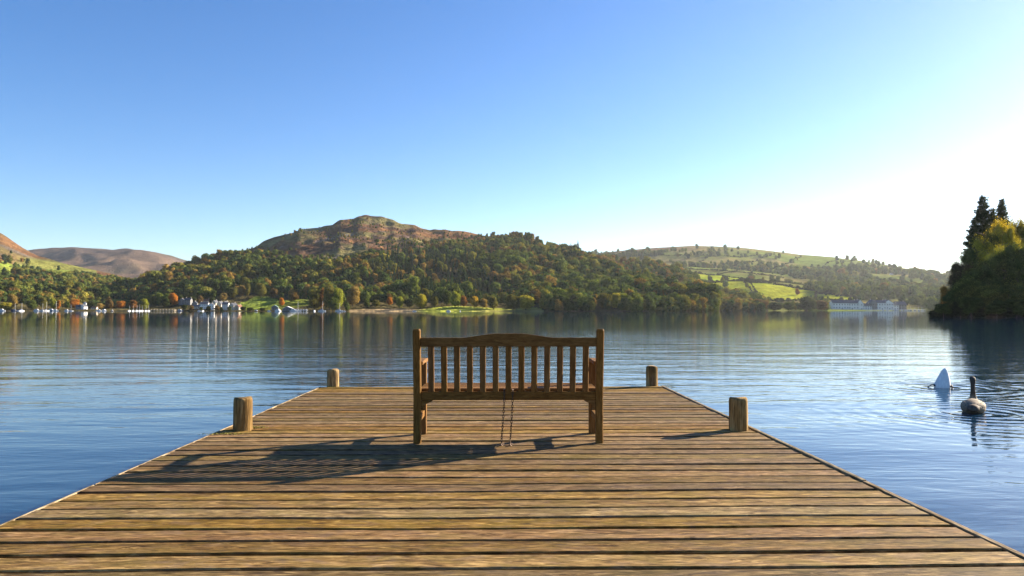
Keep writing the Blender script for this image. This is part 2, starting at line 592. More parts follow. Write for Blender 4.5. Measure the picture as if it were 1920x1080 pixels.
# far fells behind the village
far_fell = Hill([(-300, 500), (0, 482), (60, 470), (100, 465), (140, 463), (190, 467), (215, 469), (240, 468), (265, 471), (290, 475), (320, 480), (345, 487), (365, 493), (420, 505), (520, 530), (600, 545)],
                [(0, 5200), (600, 5000)], [(0, 2600), (600, 2600)], 0.8, (80, 50, 20), (560, 240, 90), 5, (-200, 600), 0.3, 0.25)
def far_col(px, py, t, x, y):
    n = fbm(x / 500, y / 500, 3, 4)
    c = mixc((0.085, 0.062, 0.055), (0.15, 0.10, 0.068), sstep(-0.3, 0.4, n))
    return mixc(c, (0.15, 0.15, 0.06), sstep(0.15, 0.5, fbm(x / 300, y / 300, 9, 3)) * 0.6)
far_fell.build('far_hills', far_col, 160, 80)

# steep slope rising out of the frame on the left
left_slope = Hill([(-500, 330), (-200, 380), (-60, 415), (0, 435), (20, 449), (40, 463), (70, 479), (110, 491), (150, 501), (200, 511), (260, 526), (330, 548), (420, 570)],
                  [(-500, 2300), (0, 2300), (420, 1700)], [(-500, 760), (0, 800), (250, 800), (420, 830)], 0.85, (22, 12, 5), (260, 100, 38), 21, (-420, 420), 0.5, 0.2)
LF1 = [(-60, 480), (0, 483), (40, 490), (60, 505), (48, 518), (0, 522), (-60, 520)]
LF2 = [(78, 500), (120, 503), (155, 510), (158, 516), (120, 518), (96, 524), (75, 514)]
LF3 = [(98, 522), (132, 520), (128, 530), (100, 530)]
def left_col(px, py, t, x, y):
    n = fbm(x / 120, y / 120, 4, 4)
    c = mixc(HEATH, HEATH2, sstep(-0.3, 0.4, n))
    c = mixc(c, HEATHG, sstep(-0.1, 0.4, fbm(x / 120, y / 120, 8, 3)) * 0.7) * 0.75
    c = mixc(c, (0.10, 0.085, 0.08), sstep(0.15, 0.4, fbm(x / 50, y / 50, 18, 3)) * 0.7)
    fld = sstep(478, 492, py + n * 8) * (px < 180)
    c = mixc(c, mixc((0.14, 0.15, 0.05), (0.2, 0.2, 0.05), sstep(-0.2, 0.3, n)), fld)
    g = in_poly(px, py, LF1) | in_poly(px, py, LF2) | in_poly(px, py, LF3)
    c = np.where(g[:, None], mixc(GRASS, GRASS2, sstep(-0.3, 0.3, n)), c)
    return mixc(c, FLOORC, sstep(515, 530, py) * (1 - g))
left_slope.build('left_hill', left_col, 220, 110)

# the main hill
main_hill = Hill([(150, 566), (200, 556), (250, 541), (300, 521), (340, 505), (400, 487), (470, 463), (500, 452), (540, 440), (560, 433), (575, 431), (598, 428), (606, 425), (622, 423), (636, 414), (650, 412), (662, 411), (670, 406), (684, 404), (696, 406), (712, 405), (724, 409), (738, 409), (750, 415), (766, 418), (778, 418), (796, 424), (806, 428), (822, 428), (834, 427), (848, 431), (870, 433), (910, 440), (950, 438), (985, 442), (1020, 455), (1060, 469), (1090, 480), (1130, 494), (1180, 515), (1230, 536), (1270, 556), (1320, 574), (1360, 580)],
                 [(150, 1100), (300, 1350), (500, 1650), (690, 1750), (900, 1650), (1050, 1450), (1200, 1050), (1360, 900)],
                 [(150, 800), (300, 760), (450, 680), (640, 640), (900, 640), (1100, 655), (1200, 680), (1360, 760)],
                 0.92, (18, 14, 8), (230, 85, 30), 3, (150, 1350), 0.5, 0.55)
HEATH_EDGE = interp([(380, 470), (430, 466), (480, 474), (540, 486), (600, 488), (660, 482), (705, 470), (750, 461), (800, 453), (850, 446), (900, 440), (960, 430)])
LAWN = [(440, 560), (478, 549), (578, 547), (580, 570), (540, 579), (470, 581), (445, 578)]
MEADOW = [(655, 580.2), (690, 579), (760, 579.8), (790, 580.5), (815, 577.6), (860, 576.8), (940, 577.2), (985, 579), (1015, 580.5), (1020, 585), (655, 585)]
LAWN2 = [(205, 560), (258, 558), (262, 564), (205, 564)]
def main_col(px, py, t, x, y):
    n = fbm(x / 90, y / 90, 14, 4)
    n2 = fbm(x / 190, y / 60, 15, 4)
    c = mixc(HEATH, HEATH2, sstep(-0.25, 0.35, n2))
    c = mixc(c, HEATHG, sstep(-0.15, 0.25, n) * 0.85)
    c = mixc(c, (0.09, 0.06, 0.045), sstep(0.0, 0.3, fbm(x / 60, y / 40, 44, 3)) * 0.8)
    c = mixc(c, ROCKC, sstep(0.3, 0.5, fbm(x / 45, y / 45, 41, 3)) * 0.6)
    c = mixc(c, FLOORC, sstep(0, 26, py - HEATH_EDGE(px) + n * 14))
    lawn = in_poly(px, py, LAWN) | in_poly(px, py, LAWN2)
    c = np.where(lawn[:, None], mixc(GRASS, (0.15, 0.17, 0.03), sstep(-0.3, 0.3, n)), c)
    mead = in_poly(px, py, MEADOW)
    c = np.where(mead[:, None], mixc((0.27, 0.29, 0.045), (0.30, 0.22, 0.12), np.maximum(sstep(800, 770, px), sstep(0.1, 0.4, n) * 0.5)), c)
    return c
main_hill.build('main_hill', main_col, 420, 170)

# wooded spur between the main hill and the fields
spur = Hill([(1040, 500), (1090, 484), (1140, 487), (1190, 491), (1240, 500), (1280, 511), (1305, 525), (1330, 543), (1360, 562), (1400, 576), (1440, 580)],
            [(1040, 1750), (1300, 1500), (1440, 1250)], [(1040, 1000), (1440, 1000)], 0.95, (12, 6, 2), (220, 80, 28), 51, (1040, 1440), 0.5, 0.25)
spur.build('wooded_spur', lambda px, py, t, x, y: mixc(FLOORC, (0.09, 0.08, 0.035), sstep(-0.2, 0.4, fbm(x / 80, y / 80, 2, 3))), 120, 60)

# long hill on the right with fields
right_hill = Hill([(1000, 500), (1080, 480), (1130, 473), (1180, 468), (1230, 464), (1300, 461), (1345, 462), (1400, 465), (1450, 471), (1500, 477), (1560, 482), (1610, 488), (1660, 495), (1710, 504), (1770, 516), (1830, 527), (1920, 540), (2300, 555)],
                  [(1000, 3300), (1500, 3100), (1800, 2500), (2300, 2100)], [(1000, 1150), (1500, 1000), (1800, 1050), (2300, 1100)],
                  0.9, (26, 12, 3.5), (420, 150, 45), 62, (1000, 2250), 0.35, 0.2)
RF = [[(1290, 519), (1345, 519), (1400, 526), (1440, 532), (1430, 540), (1300, 537)],
      [(1308, 540), (1400, 538), (1420, 556), (1400, 566), (1330, 568), (1308, 556)],
      [(1372, 530), (1440, 534), (1512, 540), (1518, 546), (1440, 546), (1390, 540)],
      [(1395, 543), (1460, 548), (1530, 553), (1526, 560), (1460, 562), (1415, 556)],
      [(1530, 555), (1605, 557), (1605, 561), (1530, 561)]]
def right_col(px, py, t, x, y):
    n = fbm(x / 170, y / 170, 34, 4)
    n2 = fbm(x / 400, y / 260, 35, 3)
    c = mixc((0.13, 0.16, 0.03), (0.2, 0.17, 0.06), sstep(-0.3, 0.3, n))
    c = mixc(c, (0.15, 0.20, 0.04), sstep(0.0, 0.35, n2) * 0.8)
    # moor on top
    c = mixc(c, mixc((0.19, 0.13, 0.07), (0.25, 0.19, 0.09), sstep(-0.2, 0.3, n)), sstep(480, 468, py) * sstep(1420, 1250, px))
    f = np.zeros(px.shape, bool)
    for p in RF: f |= in_poly(px, py, p)
    c = np.where(f[:, None], mixc((0.24, 0.31, 0.018), (0.31, 0.32, 0.026), sstep(-0.3, 0.3, n)), c)
    return c
right_hill.build('right_hill', right_col, 320, 150)

# ------------------------------------------------------------------ trees: templates
def ico(sub):
    bm = bmesh.new()
    bmesh.ops.create_icosphere(bm, subdivisions=sub, radius=1.0)
    V = np.array([v.co[:] for v in bm.verts]); T = np.array([[v.index for v in f.verts] for f in bm.faces])
    bm.free()
    return V, T
ICO1 = ico(1)
ICO2 = ico(2)

def leaf_tris(P, N, size, r, stretch=1.0):
    """a triangle at every P facing about N"""
    n = len(P)
    N = N / np.linalg.norm(N, axis=1, keepdims=True)
    a = np.cross(N, r.normal(size=(n, 3)))
    a /= np.linalg.norm(a, axis=1, keepdims=True) + 1e-9
    b = np.cross(N, a)
    s = (size * (0.6 + 0.8 * r.random(n)))[:, None]
    V = np.stack([P + a * s * stretch, P - 0.6 * a * s + b * s * 0.9, P - 0.6 * a * s - b * s * 0.9], 1).reshape(-1, 3)
    T = np.arange(3 * n).reshape(-1, 3)
    return V, T

def broadleaf(seed, ntri, lobes=8, size=0.09, width=0.42, low=0.12, core=True, jitter=0.55, lr=(0.15, 0.12), stray=0.0, mid=0.72):
    """unit-height crown: lobes of small leaf faces round a rough core"""
    r = np.random.default_rng(seed)
    C, Rr = [], []
    for i in range(lobes):
        th = r.random() * 6.283
        q = math.sqrt(r.random())
        zz = low + 0.16 + (0.82 - low - 0.16) * r.random()
        lim = math.sin(math.pi * min(max((zz - low + 0.12) / (1.16 - low), 0.02), 0.98)) ** 0.7
        rad = (lr[0] + lr[1] * r.random()) * width / 0.42
        C.append((math.cos(th) * q * (width - rad * 0.7) * lim, math.sin(th) * q * (width - rad * 0.7) * lim, zz))
        Rr.append(rad)
    C.append((0, 0, 1 - 0.2)); Rr.append(lr[0] * 1.2)
    C.append((0, 0, low + 0.35)); Rr.append(width * mid)
    C = np.array(C); Rr = np.array(Rr)
    P, N = [], []
    need = ntri
    while need > 0:
        m = need * 2 + 20
        li = r.choice(len(Rr), m, p=Rr ** 2 / (Rr ** 2).sum())
        d = r.normal(size=(m, 3)); d /= np.linalg.norm(d, axis=1, keepdims=True)
        p = C[li] + d * (Rr[li] * (0.82 + 0.3 * r.random(m)))[:, None]
        dist = np.linalg.norm(p[:, None] - C[None], axis=2) / Rr[None]
        ok = (dist.min(1) > 0.74) & (p[:, 2] > low * 0.8) & (p[:, 2] < 1.02)
        P.append(p[ok][:need]); N.append(d[ok][:need])
        need -= len(P[-1])
    P = np.concatenate(P); N = np.concatenate(N)
    N = N + jitter * r.normal(size=N.shape)
    if stray: P = P + (r.random(len(P)) < stray)[:, None] * r.normal(0, 0.042, P.shape)
    V, T = leaf_tris(P, N, size, r)
    S = np.repeat(0.65 + 0.75 * r.random(len(P)), 3)
    if core:
        for c, q in zip(C, Rr):
            v = ICO1[0] * q * 0.78 * (0.85 + 0.3 * r.random((len(ICO1[0]), 1))) + c
            T = np.concatenate([T, ICO1[1] + len(V)]); V = np.concatenate([V, v])
            S = np.concatenate([S, np.full(len(v), 0.8)])
    return V, T, S

def conifer(seed, ntri, width=0.19, low=0.03, wid=0.045):
    r = np.random.default_rng(seed)
    z = low + (1 - low) * (1 - np.sqrt(r.random(ntri))) ** 0.95
    th = r.random(ntri) * 6.283
    tier = 0.75 + 0.25 * np.cos(z * 60 + r.random(ntri))
    rad = (width * (1 - z) ** 0.85 + 0.012) * tier * (0.7 + 0.4 * r.random(ntri))
    dx, dy = np.cos(th), np.sin(th)
    tip = np.stack([dx * rad, dy * rad, z - 0.35 * rad + 0.01], 1)
    inn = np.stack([dx * rad * 0.35, dy * rad * 0.35, z + 0.02], 1)
    sd = np.stack([-dy, dx, np.zeros(ntri)], 1) * (wid * (1.15 - z) * (0.7 + 0.6 * r.random(ntri)))[:, None]
    V = np.stack([tip, inn + sd, inn - sd + [0, 0, 0.006]], 1).reshape(-1, 3)
    V[:, 2] = np.clip(V[:, 2], 0, 1.02)
    T = np.arange(3 * ntri).reshape(-1, 3)
    S = np.repeat(0.75 + 0.5 * r.random(ntri), 3)
    return V, T, S

# crowns scattered over the hills: one stuff object per wood, instanced on points
WOOD_BROAD, WOOD_CONE = 8, 4
wood_coll = bpy.data.collections.new('wood_crowns')
for i in range(WOOD_BROAD + WOOD_CONE):
    if i < WOOD_BROAD:
        V, T, S = broadleaf(100 + i, 620, 7 + i % 4, 0.048, 0.42 + 0.02 * (i % 3), 0.0, True, 0.55)
    else:
        V, T, S = conifer(140 + i, 420, 0.2, 0.0, 0.055)
    me = mesh_np('crown_%02d' % i, V, T, np.repeat(S[:, None], 3, 1))
    me.materials.append(M['leaf_mass'])
    wood_coll.objects.link(bpy.data.objects.new('crown_%02d' % i, me))

def scatter_group():
    g = bpy.data.node_groups.new('scatter_crowns', 'GeometryNodeTree')
    g.interface.new_socket('Geometry', in_out='INPUT', socket_type='NodeSocketGeometry')
    g.interface.new_socket('Geometry', in_out='OUTPUT', socket_type='NodeSocketGeometry')
    N = g.nodes; L = g.links
    gi = N.new('NodeGroupInput'); go = N.new('NodeGroupOutput')
    m2p = N.new('GeometryNodeMeshToPoints')
    ci = N.new('GeometryNodeCollectionInfo')
    ci.inputs['Collection'].default_value = wood_coll
    ci.inputs['Separate Children'].default_value = True
    ci.inputs['Reset Children'].default_value = True
    ip = N.new('GeometryNodeInstanceOnPoints')
    ip.inputs['Pick Instance'].default_value = True
    def attr(name, dt):
        n = N.new('GeometryNodeInputNamedAttribute'); n.data_type = dt
        n.inputs['Name'].default_value = name
        return n.outputs['Attribute']
    L.new(gi.outputs[0], m2p.inputs[0])
    L.new(m2p.outputs[0], ip.inputs['Points'])
    L.new(ci.outputs[0], ip.inputs['Instance'])
    L.new(attr('which', 'INT'), ip.inputs['Instance Index'])
    L.new(attr('turn', 'FLOAT_VECTOR'), ip.inputs['Rotation'])
    L.new(attr('size', 'FLOAT_VECTOR'), ip.inputs['Scale'])
    L.new(ip.outputs[0], go.inputs[0])
    return g
SCATTER = scatter_group()

def tree_mass(name, label, groups):
    P, SZ, TU, WH, TI = [], [], [], [], []
    for kind, X, Y, Z, H, W, C in groups:
        n = len(X)
        if n == 0: continue
        P.append(np.stack([X, Y, Z], 1)); SZ.append(np.stack([H * W, H * W, H], 1))
        tl = rng.normal(0, 0.05, (n, 3)); tl[:, 2] = rng.random(n) * 6.283; TU.append(tl)
        WH.append(rng.integers(0, WOOD_BROAD, n) if kind == 'b' else WOOD_BROAD + rng.integers(0, WOOD_CONE, n)); TI.append(C)
    P = np.concatenate(P).astype(np.float32)
    me = bpy.data.meshes.new(name)
    me.vertices.add(len(P)); me.vertices.foreach_set('co', P.ravel())
    for nm, ty, key, arr in (('size', 'FLOAT_VECTOR', 'vector', SZ), ('turn', 'FLOAT_VECTOR', 'vector', TU), ('which', 'INT', 'value', WH), ('tint', 'FLOAT_VECTOR', 'vector', TI)):
        a = me.attributes.new(nm, ty, 'POINT')
        d = np.concatenate(arr)
        a.data.foreach_set(key, np.ascontiguousarray(d, dtype=np.int32 if ty == 'INT' else np.float32).ravel())
    me.update()
    o = link_mesh(name, me, M['leaf_mass'])
    md = o.modifiers.new('scatter', 'NODES'); md.node_group = SCATTER
    tag(o, label, 'woodland', kind='stuff')
    return o

OLIVE = np.array([(0.085, 0.105, 0.022), (0.06, 0.085, 0.022), (0.04, 0.062, 0.02), (0.125, 0.12, 0.024), (0.175, 0.115, 0.03), (0.12, 0.13, 0.026), (0.18, 0.16, 0.03), (0.165, 0.10, 0.032)])

def sample_hill(h, n, px0, px1, t0=0.0, t1=1.0):
    px = rng.uniform(px0, px1, n * 2)
    t = rng.uniform(t0, t1, n * 2)
    D = h.depth(px, t)
    keep = rng.random(n * 2) < D / D.max()
    return px[keep][:n], t[keep][:n]

def plant(h, px, t, dens, height, colour_ix=None, width=(0.85, 1.2), far=1000, conif=None, sink=0.06, edge=None):
    """split by distance and kind into groups for tree_mass"""
    py = h.py_of(px, t)
    D = h.depth(px, t)
    X, Y = h.xy(px, D)
    keep = rng.random(len(px)) < dens(px, py, X, Y)
    px, t, py, D, X, Y = (a[keep] for a in (px, t, py, D, X, Y))
    Z = h.z(px, t)
    n = len(px)
    H = rng.uniform(height[0], height[1], n) * (0.65 + 0.7 * vnoise(X / 45, Y / 45, 5)) * np.where(rng.random(n) < 0.12, 1.35, 1.0)
    W = rng.uniform(width[0], width[1], n)
    if edge is not None: H = H * edge(px, py)
    patch = fbm(X / 110, Y / 110, 71, 3)
    ci = np.clip(((patch + 0.55) * 5.5 + rng.normal(0, 1.6, n) + 0.9 * sstep(540, 480, py) - 0.5), 0, 7).astype(int) if colour_ix is None else colour_ix(px, py, X, Y)
    C = OLIVE[ci] * rng.uniform(0.85, 1.75, n)[:, None]
    cf = conif(px, py, X, Y) if conif is not None else np.zeros(n, bool)
    C[cf] = np.array((0.028, 0.05, 0.024)) * rng.uniform(0.7, 1.4, cf.sum())[:, None]
    H[cf] *= 1.35
    W[cf] = rng.uniform(1.0, 1.35, cf.sum())
    Z = Z - sink * H
    out = []
    nearm = D < far
    for tm, sel in (('b', ~cf), ('c', cf)):
        out.append((tm, X[sel], Y[sel], Z[sel], H[sel], W[sel], C[sel]))
    return out

# woods on the main hill
def dens_main(px, py, X, Y):
    d = sstep(-14, 12, py - HEATH_EDGE(px) + 26 * fbm(X / 95, Y / 95, 90, 3)) * 0.92 + 0.07 + 0.22 * sstep(0.1, 0.4, fbm(X / 70, Y / 70, 91, 3))
    d = np.where((px < 470), np.maximum(d, 0.9), d)
    d = np.where(px > 890, np.maximum(d, 0.92), d)
    d = np.where(in_poly(px, py, LAWN) | in_poly(px, py, LAWN2), 0.0, d)
    d = np.where(in_poly(px, py, MEADOW), 0.0, d)
    d = np.where((px > 325) & (px < 585) & (py > 554), 0.0, d)
    d = np.where((px > 400) & (px < 585) & (py > 543), 0.0, d)
    d = np.where((px < 330) & (py > 563), 0.0, d)
    d = np.where((px > 560) & (px < 1020) & (py > 568), 0.0, d)
    return d
def conif_main(px, py, X, Y):
    p = in_poly(px, py, [(705, 470), (760, 462), (850, 480), (920, 505), (960, 560), (900, 566), (780, 560), (720, 520)])
    return (p & (rng.random(len(px)) < 0.72)) | (rng.random(len(px)) < 0.035)
px_, t_ = sample_hill(main_hill, 10500, 160, 1340, 0.012, 0.995)
tree_mass('hillside_wood', 'dense olive and russet autumn wood covering the main hill', plant(main_hill, px_, t_, dens_main, (8.5, 14.5), conif=conif_main, far=930, edge=lambda px, py: 0.32 + 0.68 * sstep(-8, 34, py - HEATH_EDGE(px))))

px_, t_ = sample_hill(spur, 1500, 1045, 1430, 0.01, 1.0)
tree_mass('spur_wood', 'shaded bluish wood on the spur beside the bright fields', plant(spur, px_, t_, lambda a, b, x, y: 0.95 + 0 * a, (12, 19), far=1100))

# left bank woods
def dens_left(px, py, X, Y):
    d = sstep(508, 530, py + 10 * fbm(X / 120, Y / 120, 93, 3)) * 0.95 + 0.05 * (py > 470)
    hedge = (np.abs(fbm(X / 160, Y / 160, 95, 2)) < 0.03) & (py > 485)
    d = np.maximum(d, np.where(hedge, 0.6, 0))
    g = in_poly(px, py, LF1) | in_poly(px, py, LF2) | in_poly(px, py, LF3)
    g |= in_poly(px, py, [(95, 543), (148, 541), (180, 540), (180, 546), (120, 549), (95, 549)])
    d = np.where((py > 570), 0.0, d)
    return np.where(g, 0.03, d)
px_, t_ = sample_hill(left_slope, 5600, -150, 330, 0.012, 0.8)
def ci_left(px, py, X, Y):
    n = len(px)
    return np.clip(rng.normal(2.3, 2.0, n) + 1.5 * (py > 560), 0, 7).astype(int)
tree_mass('valley_wood', 'mixed green and rust coloured wood around the lakeside village', plant(left_slope, px_, t_, dens_left, (8, 14), ci_left, far=1050))

# right hill clumps and hedgerows
def dens_right(px, py, X, Y):
    n = fbm(X / 230, Y / 200, 96, 3)
    d = sstep(0.02, 0.22, n) * sstep(466, 484, py) * 0.85
    d = np.maximum(d, sstep(1540, 1700, px) * 0.9 * sstep(-0.25, 0.1, n))
    d = np.maximum(d, np.where((np.abs(fbm(X / 190, Y / 150, 97, 2)) < 0.02) & (py > 474), 0.5, 0))
    d = np.maximum(d, np.where((py > 538) & (px > 1515), 0.93, 0))
    d = np.maximum(d, np.where((py > 569), 0.93, 0))
    f = np.zeros(px.shape, bool)
    for p in RF: f |= in_poly(px, py, p)
    d = np.where(f, 0.012, d)
    d = np.where((py > 560) & (px > 1556) & (px < 1745), 0.0, d)
    d = np.where((py > 566) & (py <= 571) & (px > 1690) & (px < 1745), 0.9, d)
    return d
px_, t_ = sample_hill(right_hill, 9000, 1110, 2200, 0.008, 0.995)
def hedge_points(h, lines, step, height):
    pp = []
    for ln in lines:
        for (x0, y0), (x1, y1) in zip(ln[:-1], ln[1:]):
            m = max(2, int(math.hypot(x1 - x0, (y1 - y0) * 2) / step))
            for i in range(m):
                f = (i + rng.random()) / m
                pp.append((x0 + (x1 - x0) * f, y0 + (y1 - y0) * f + rng.normal(0, 0.25)))
    pp = np.array(pp)
    t = h.t_of(pp[:, 0], pp[:, 1])
    X, Y = h.xy(pp[:, 0], h.depth(pp[:, 0], t))
    Z = h.z(pp[:, 0], t)
    n = len(pp)
    H = rng.uniform(*height, n) * np.where(rng.random(n) < 0.1, 2.0, 1.0)
    C = np.array((0.05, 0.055, 0.02)) * rng.uniform(0.7, 1.4, n)[:, None]
    return ('b', X, Y, Z - 0.1 * H, H, rng.uniform(1.2, 2.0, n), C)
HEDGES = [p + [p[0]] for p in RF] + [[(1240, 498), (1300, 492), (1380, 497), (1450, 502)], [(1300, 492), (1330, 482), (1350, 474)], [(1380, 497), (1420, 488), (1440, 478)], [(1450, 502), (1480, 492), (1500, 484)],
          [(1345, 519), (1400, 509), (1450, 502), (1520, 506), (1580, 510)], [(1520, 506), (1550, 496), (1570, 488)], [(1260, 506), (1300, 509), (1345, 512), (1400, 516), (1470, 524)], [(1180, 482), (1240, 480), (1300, 478), (1360, 481), (1420, 480)]]
tree_mass('far_wood', 'hazy clumps of wood and hedgerow trees across the long green hill', [hedge_points(right_hill, HEDGES, 1.6, (2.2, 4.2))] + plant(right_hill, px_, t_, dens_right, (11, 20), edge=lambda px, py: np.where((py > 556) & (px < 1560), 0.5, 1.0), colour_ix=lambda px, py, X, Y: np.clip(np.abs(rng.normal(0, 2.0, len(px))) , 0, 5).astype(int), far=1250))

# ------------------------------------------------------------------ individual trees
SHORE_CROWN = []
for i in range(10):
    V, T, S = broadleaf(300 + i, 2400, 14 + i % 5, 0.028, 0.40 + 0.02 * (i % 3), 0.06, True, 0.6, (0.11, 0.11), 0.15)
    SHORE_CROWN.append(mesh_np('broadleaf_crown', V, T, np.repeat(S[:, None], 3, 1)))
    SHORE_CROWN[-1].materials.append(M['leaf'])
SHORE_CONE = []
for i in range(3):
    V, T, S = conifer(330 + i, 900, 0.2, 0.03, 0.05)
    SHORE_CONE.append(mesh_np('conifer_crown', V, T, np.repeat(S[:, None], 3, 1)))
    SHORE_CONE[-1].materials.append(M['leaf'])
TRUNK = sweep_mesh('trunk', [(0, 0, -0.04), (0.004, 0, 0.1), (0.0, 0.006, 0.3), (0.01, 0.0, 0.55)], [0.03, 0.022, 0.018, 0.008], 7)
TRUNK.materials.append(M['bark'])

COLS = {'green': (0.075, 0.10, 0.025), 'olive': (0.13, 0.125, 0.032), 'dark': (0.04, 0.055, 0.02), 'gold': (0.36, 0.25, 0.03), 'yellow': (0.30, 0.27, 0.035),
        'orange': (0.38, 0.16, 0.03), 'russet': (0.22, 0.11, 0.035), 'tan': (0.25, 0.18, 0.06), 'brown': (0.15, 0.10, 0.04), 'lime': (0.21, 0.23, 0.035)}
def seat(hill, px, py):
    p = hill.point(px, py)
    D = p.dot(FH)
    z = p.z
    for h in (main_hill, left_slope, spur, right_hill):
        if h is hill or not (h.px[0] < px < h.px[1]): continue
        f, r_ = float(h.fD(px)), float(h.rD(px))
        t = (D - f) / (r_ - f)
        if 0 < t < 1: z = max(z, float(h.z(np.array([float(px)]), np.array([t]))[0]))
    return Vector((p.x, p.y, z))
def shore_tree(hill, px, base, top, width, colour, label, group=None, kind='broad', name='broadleaf_tree'):
    p = seat(hill, px, base)
    D = p.dot(FH)
    h = (base - top) / FPX * D
    w = width / FPX * D / (h * 0.86)
    root = empty(name, p, random.uniform(0, 6.28))
    tag(root, label, 'tree', group)
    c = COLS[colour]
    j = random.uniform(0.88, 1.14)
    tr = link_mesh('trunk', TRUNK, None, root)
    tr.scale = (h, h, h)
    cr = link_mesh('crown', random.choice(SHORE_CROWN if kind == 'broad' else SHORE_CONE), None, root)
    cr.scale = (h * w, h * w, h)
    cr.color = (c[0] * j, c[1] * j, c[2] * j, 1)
    return root

ORD = ['first', 'second', 'third', 'fourth', 'fifth', 'sixth', 'seventh', 'eighth', 'ninth', 'tenth', 'eleventh']
MH, LS, RH, SP = main_hill, left_slope, right_hill, spur
G1 = 'trees in the row along the top of the lawn'
for px, b, t, w, c, l in ((452, 550, 527, 18, 'tan', 'tan round tree at the village end of the lawn row'), (465, 549, 525, 10, 'olive', 'slim olive tree beside the broad lawn tree'),
                          (490, 549, 523, 28, 'olive', 'broadest bushy tree of the row on top of the lawn'), (513, 548, 529, 16, 'brown', 'brown tree half hidden behind the lawn row'),
                          (527, 549, 530, 11, 'green', 'narrow upright green tree standing alone in the lawn row'), (547, 549, 533, 17, 'olive', 'low rounded olive tree in the lawn row'),
                          (559, 548, 529, 14, 'green', 'taller leaning green tree near the end of the lawn row'), (571, 549, 530, 12, 'olive', 'last tree of the lawn row beside the dark wood')):
    shore_tree(MH, px, b, t, w, c, l, G1)
shore_tree(MH, 529, 574, 558, 12, 'orange', 'small bright orange tree in the middle of the lawn')
shore_tree(MH, 553, 566, 551, 17, 'brown', 'brown bushy tree standing in shade on the lawn')
G2 = 'large trees at the water edge below the main hill'
for px, b, t, w, c, l in ((590, 578, 540, 26, 'olive', 'olive rounded tree at the end of the lawn by the moored yachts'), (603, 577, 537, 16, 'russet', 'russet tinged tree behind the yachts at the shore'),
                          (618, 580, 529, 34, 'olive', 'tallest olive tree on the shore behind the yachts'), (634, 580, 537, 24, 'lime', 'yellow green slender tree with a sunlit side behind the yachts'),
                          (624, 583, 556, 20, 'green', 'low green tree overhanging the water behind the last yacht'), (651, 583, 566, 12, 'green', 'small round green bush at the end of the yacht moorings'),
                          (662, 574, 536, 32, 'tan', 'big tan and gold domed tree above the shore path'), (688, 577, 560, 14, 'green', 'dark little tree at the bend of the shore path'),
                          (705, 576, 562, 16, 'olive', 'pale olive bush on the slope above the gravel beach'), (731, 573, 557, 13, 'orange', 'salmon orange shrub above the beach'),
                          (750, 576, 554, 16, 'lime', 'lime yellow tree above the beach'), (768, 576, 558, 20, 'dark', 'dark green tree at the start of the bright meadow'),
                          (788, 579, 551, 24, 'yellow', 'yellow tree with brown lower branches by the meadow'), (797, 568, 540, 16, 'olive', 'pale green tree rising behind the yellow meadow tree'),
                          (815, 578, 557, 17, 'olive', 'olive tree on the edge of the bright meadow'), (838, 576, 546, 22, 'green', 'dark green tree leaning over the meadow'),
                          (853, 579, 548, 24, 'lime', 'lime green tree standing alone on the bright meadow'), (870, 578, 556, 16, 'russet', 'russet tree on the bright meadow'),
                          (889, 578, 556, 16, 'gold', 'golden tree on the bright meadow'), (906, 578, 560, 16, 'tan', 'tan tree on the bright meadow'), (925, 579, 553, 24, 'olive', 'olive tree at the end of the bright meadow')):
    shore_tree(MH, px, b, t, w, c, l, G2)
shore_tree(MH, 962, 582, 551, 36, 'olive', 'broad olive tree dipping to the water beyond the meadow', G2)
shore_tree(MH, 986, 582, 553, 34, 'yellow', 'broad sunlit yellow tree on the point beyond the meadow', G2)
shore_tree(MH, 1060, 567, 543, 13, 'gold', 'single golden tree above the dark shore bushes')
G3 = 'overhanging trees along the dark shore beneath the main hill'
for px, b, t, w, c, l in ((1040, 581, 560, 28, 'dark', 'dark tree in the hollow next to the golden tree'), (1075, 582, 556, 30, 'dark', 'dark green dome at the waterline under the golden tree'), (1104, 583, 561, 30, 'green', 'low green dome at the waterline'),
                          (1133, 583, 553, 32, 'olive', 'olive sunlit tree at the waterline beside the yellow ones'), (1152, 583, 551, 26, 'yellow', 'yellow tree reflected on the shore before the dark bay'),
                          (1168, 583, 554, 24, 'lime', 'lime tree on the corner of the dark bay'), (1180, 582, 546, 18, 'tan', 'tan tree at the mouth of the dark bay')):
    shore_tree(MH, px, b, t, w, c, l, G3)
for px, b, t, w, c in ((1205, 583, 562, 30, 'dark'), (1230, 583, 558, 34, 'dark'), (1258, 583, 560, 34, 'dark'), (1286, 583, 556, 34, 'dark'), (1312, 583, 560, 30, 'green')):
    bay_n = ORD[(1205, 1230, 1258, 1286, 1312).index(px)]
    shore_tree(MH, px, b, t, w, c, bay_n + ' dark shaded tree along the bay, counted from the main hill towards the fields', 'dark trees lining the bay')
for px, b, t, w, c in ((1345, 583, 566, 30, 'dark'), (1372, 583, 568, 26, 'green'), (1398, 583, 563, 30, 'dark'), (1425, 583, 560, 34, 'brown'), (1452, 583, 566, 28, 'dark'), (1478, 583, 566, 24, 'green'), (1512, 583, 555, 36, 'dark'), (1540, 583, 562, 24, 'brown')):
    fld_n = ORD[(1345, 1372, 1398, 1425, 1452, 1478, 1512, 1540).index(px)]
    shore_tree(RH, px, b, t, w, c, fld_n + ' rounded shore tree below the bright fields, counted from bay to hotel row', 'trees in front of the bright fields')
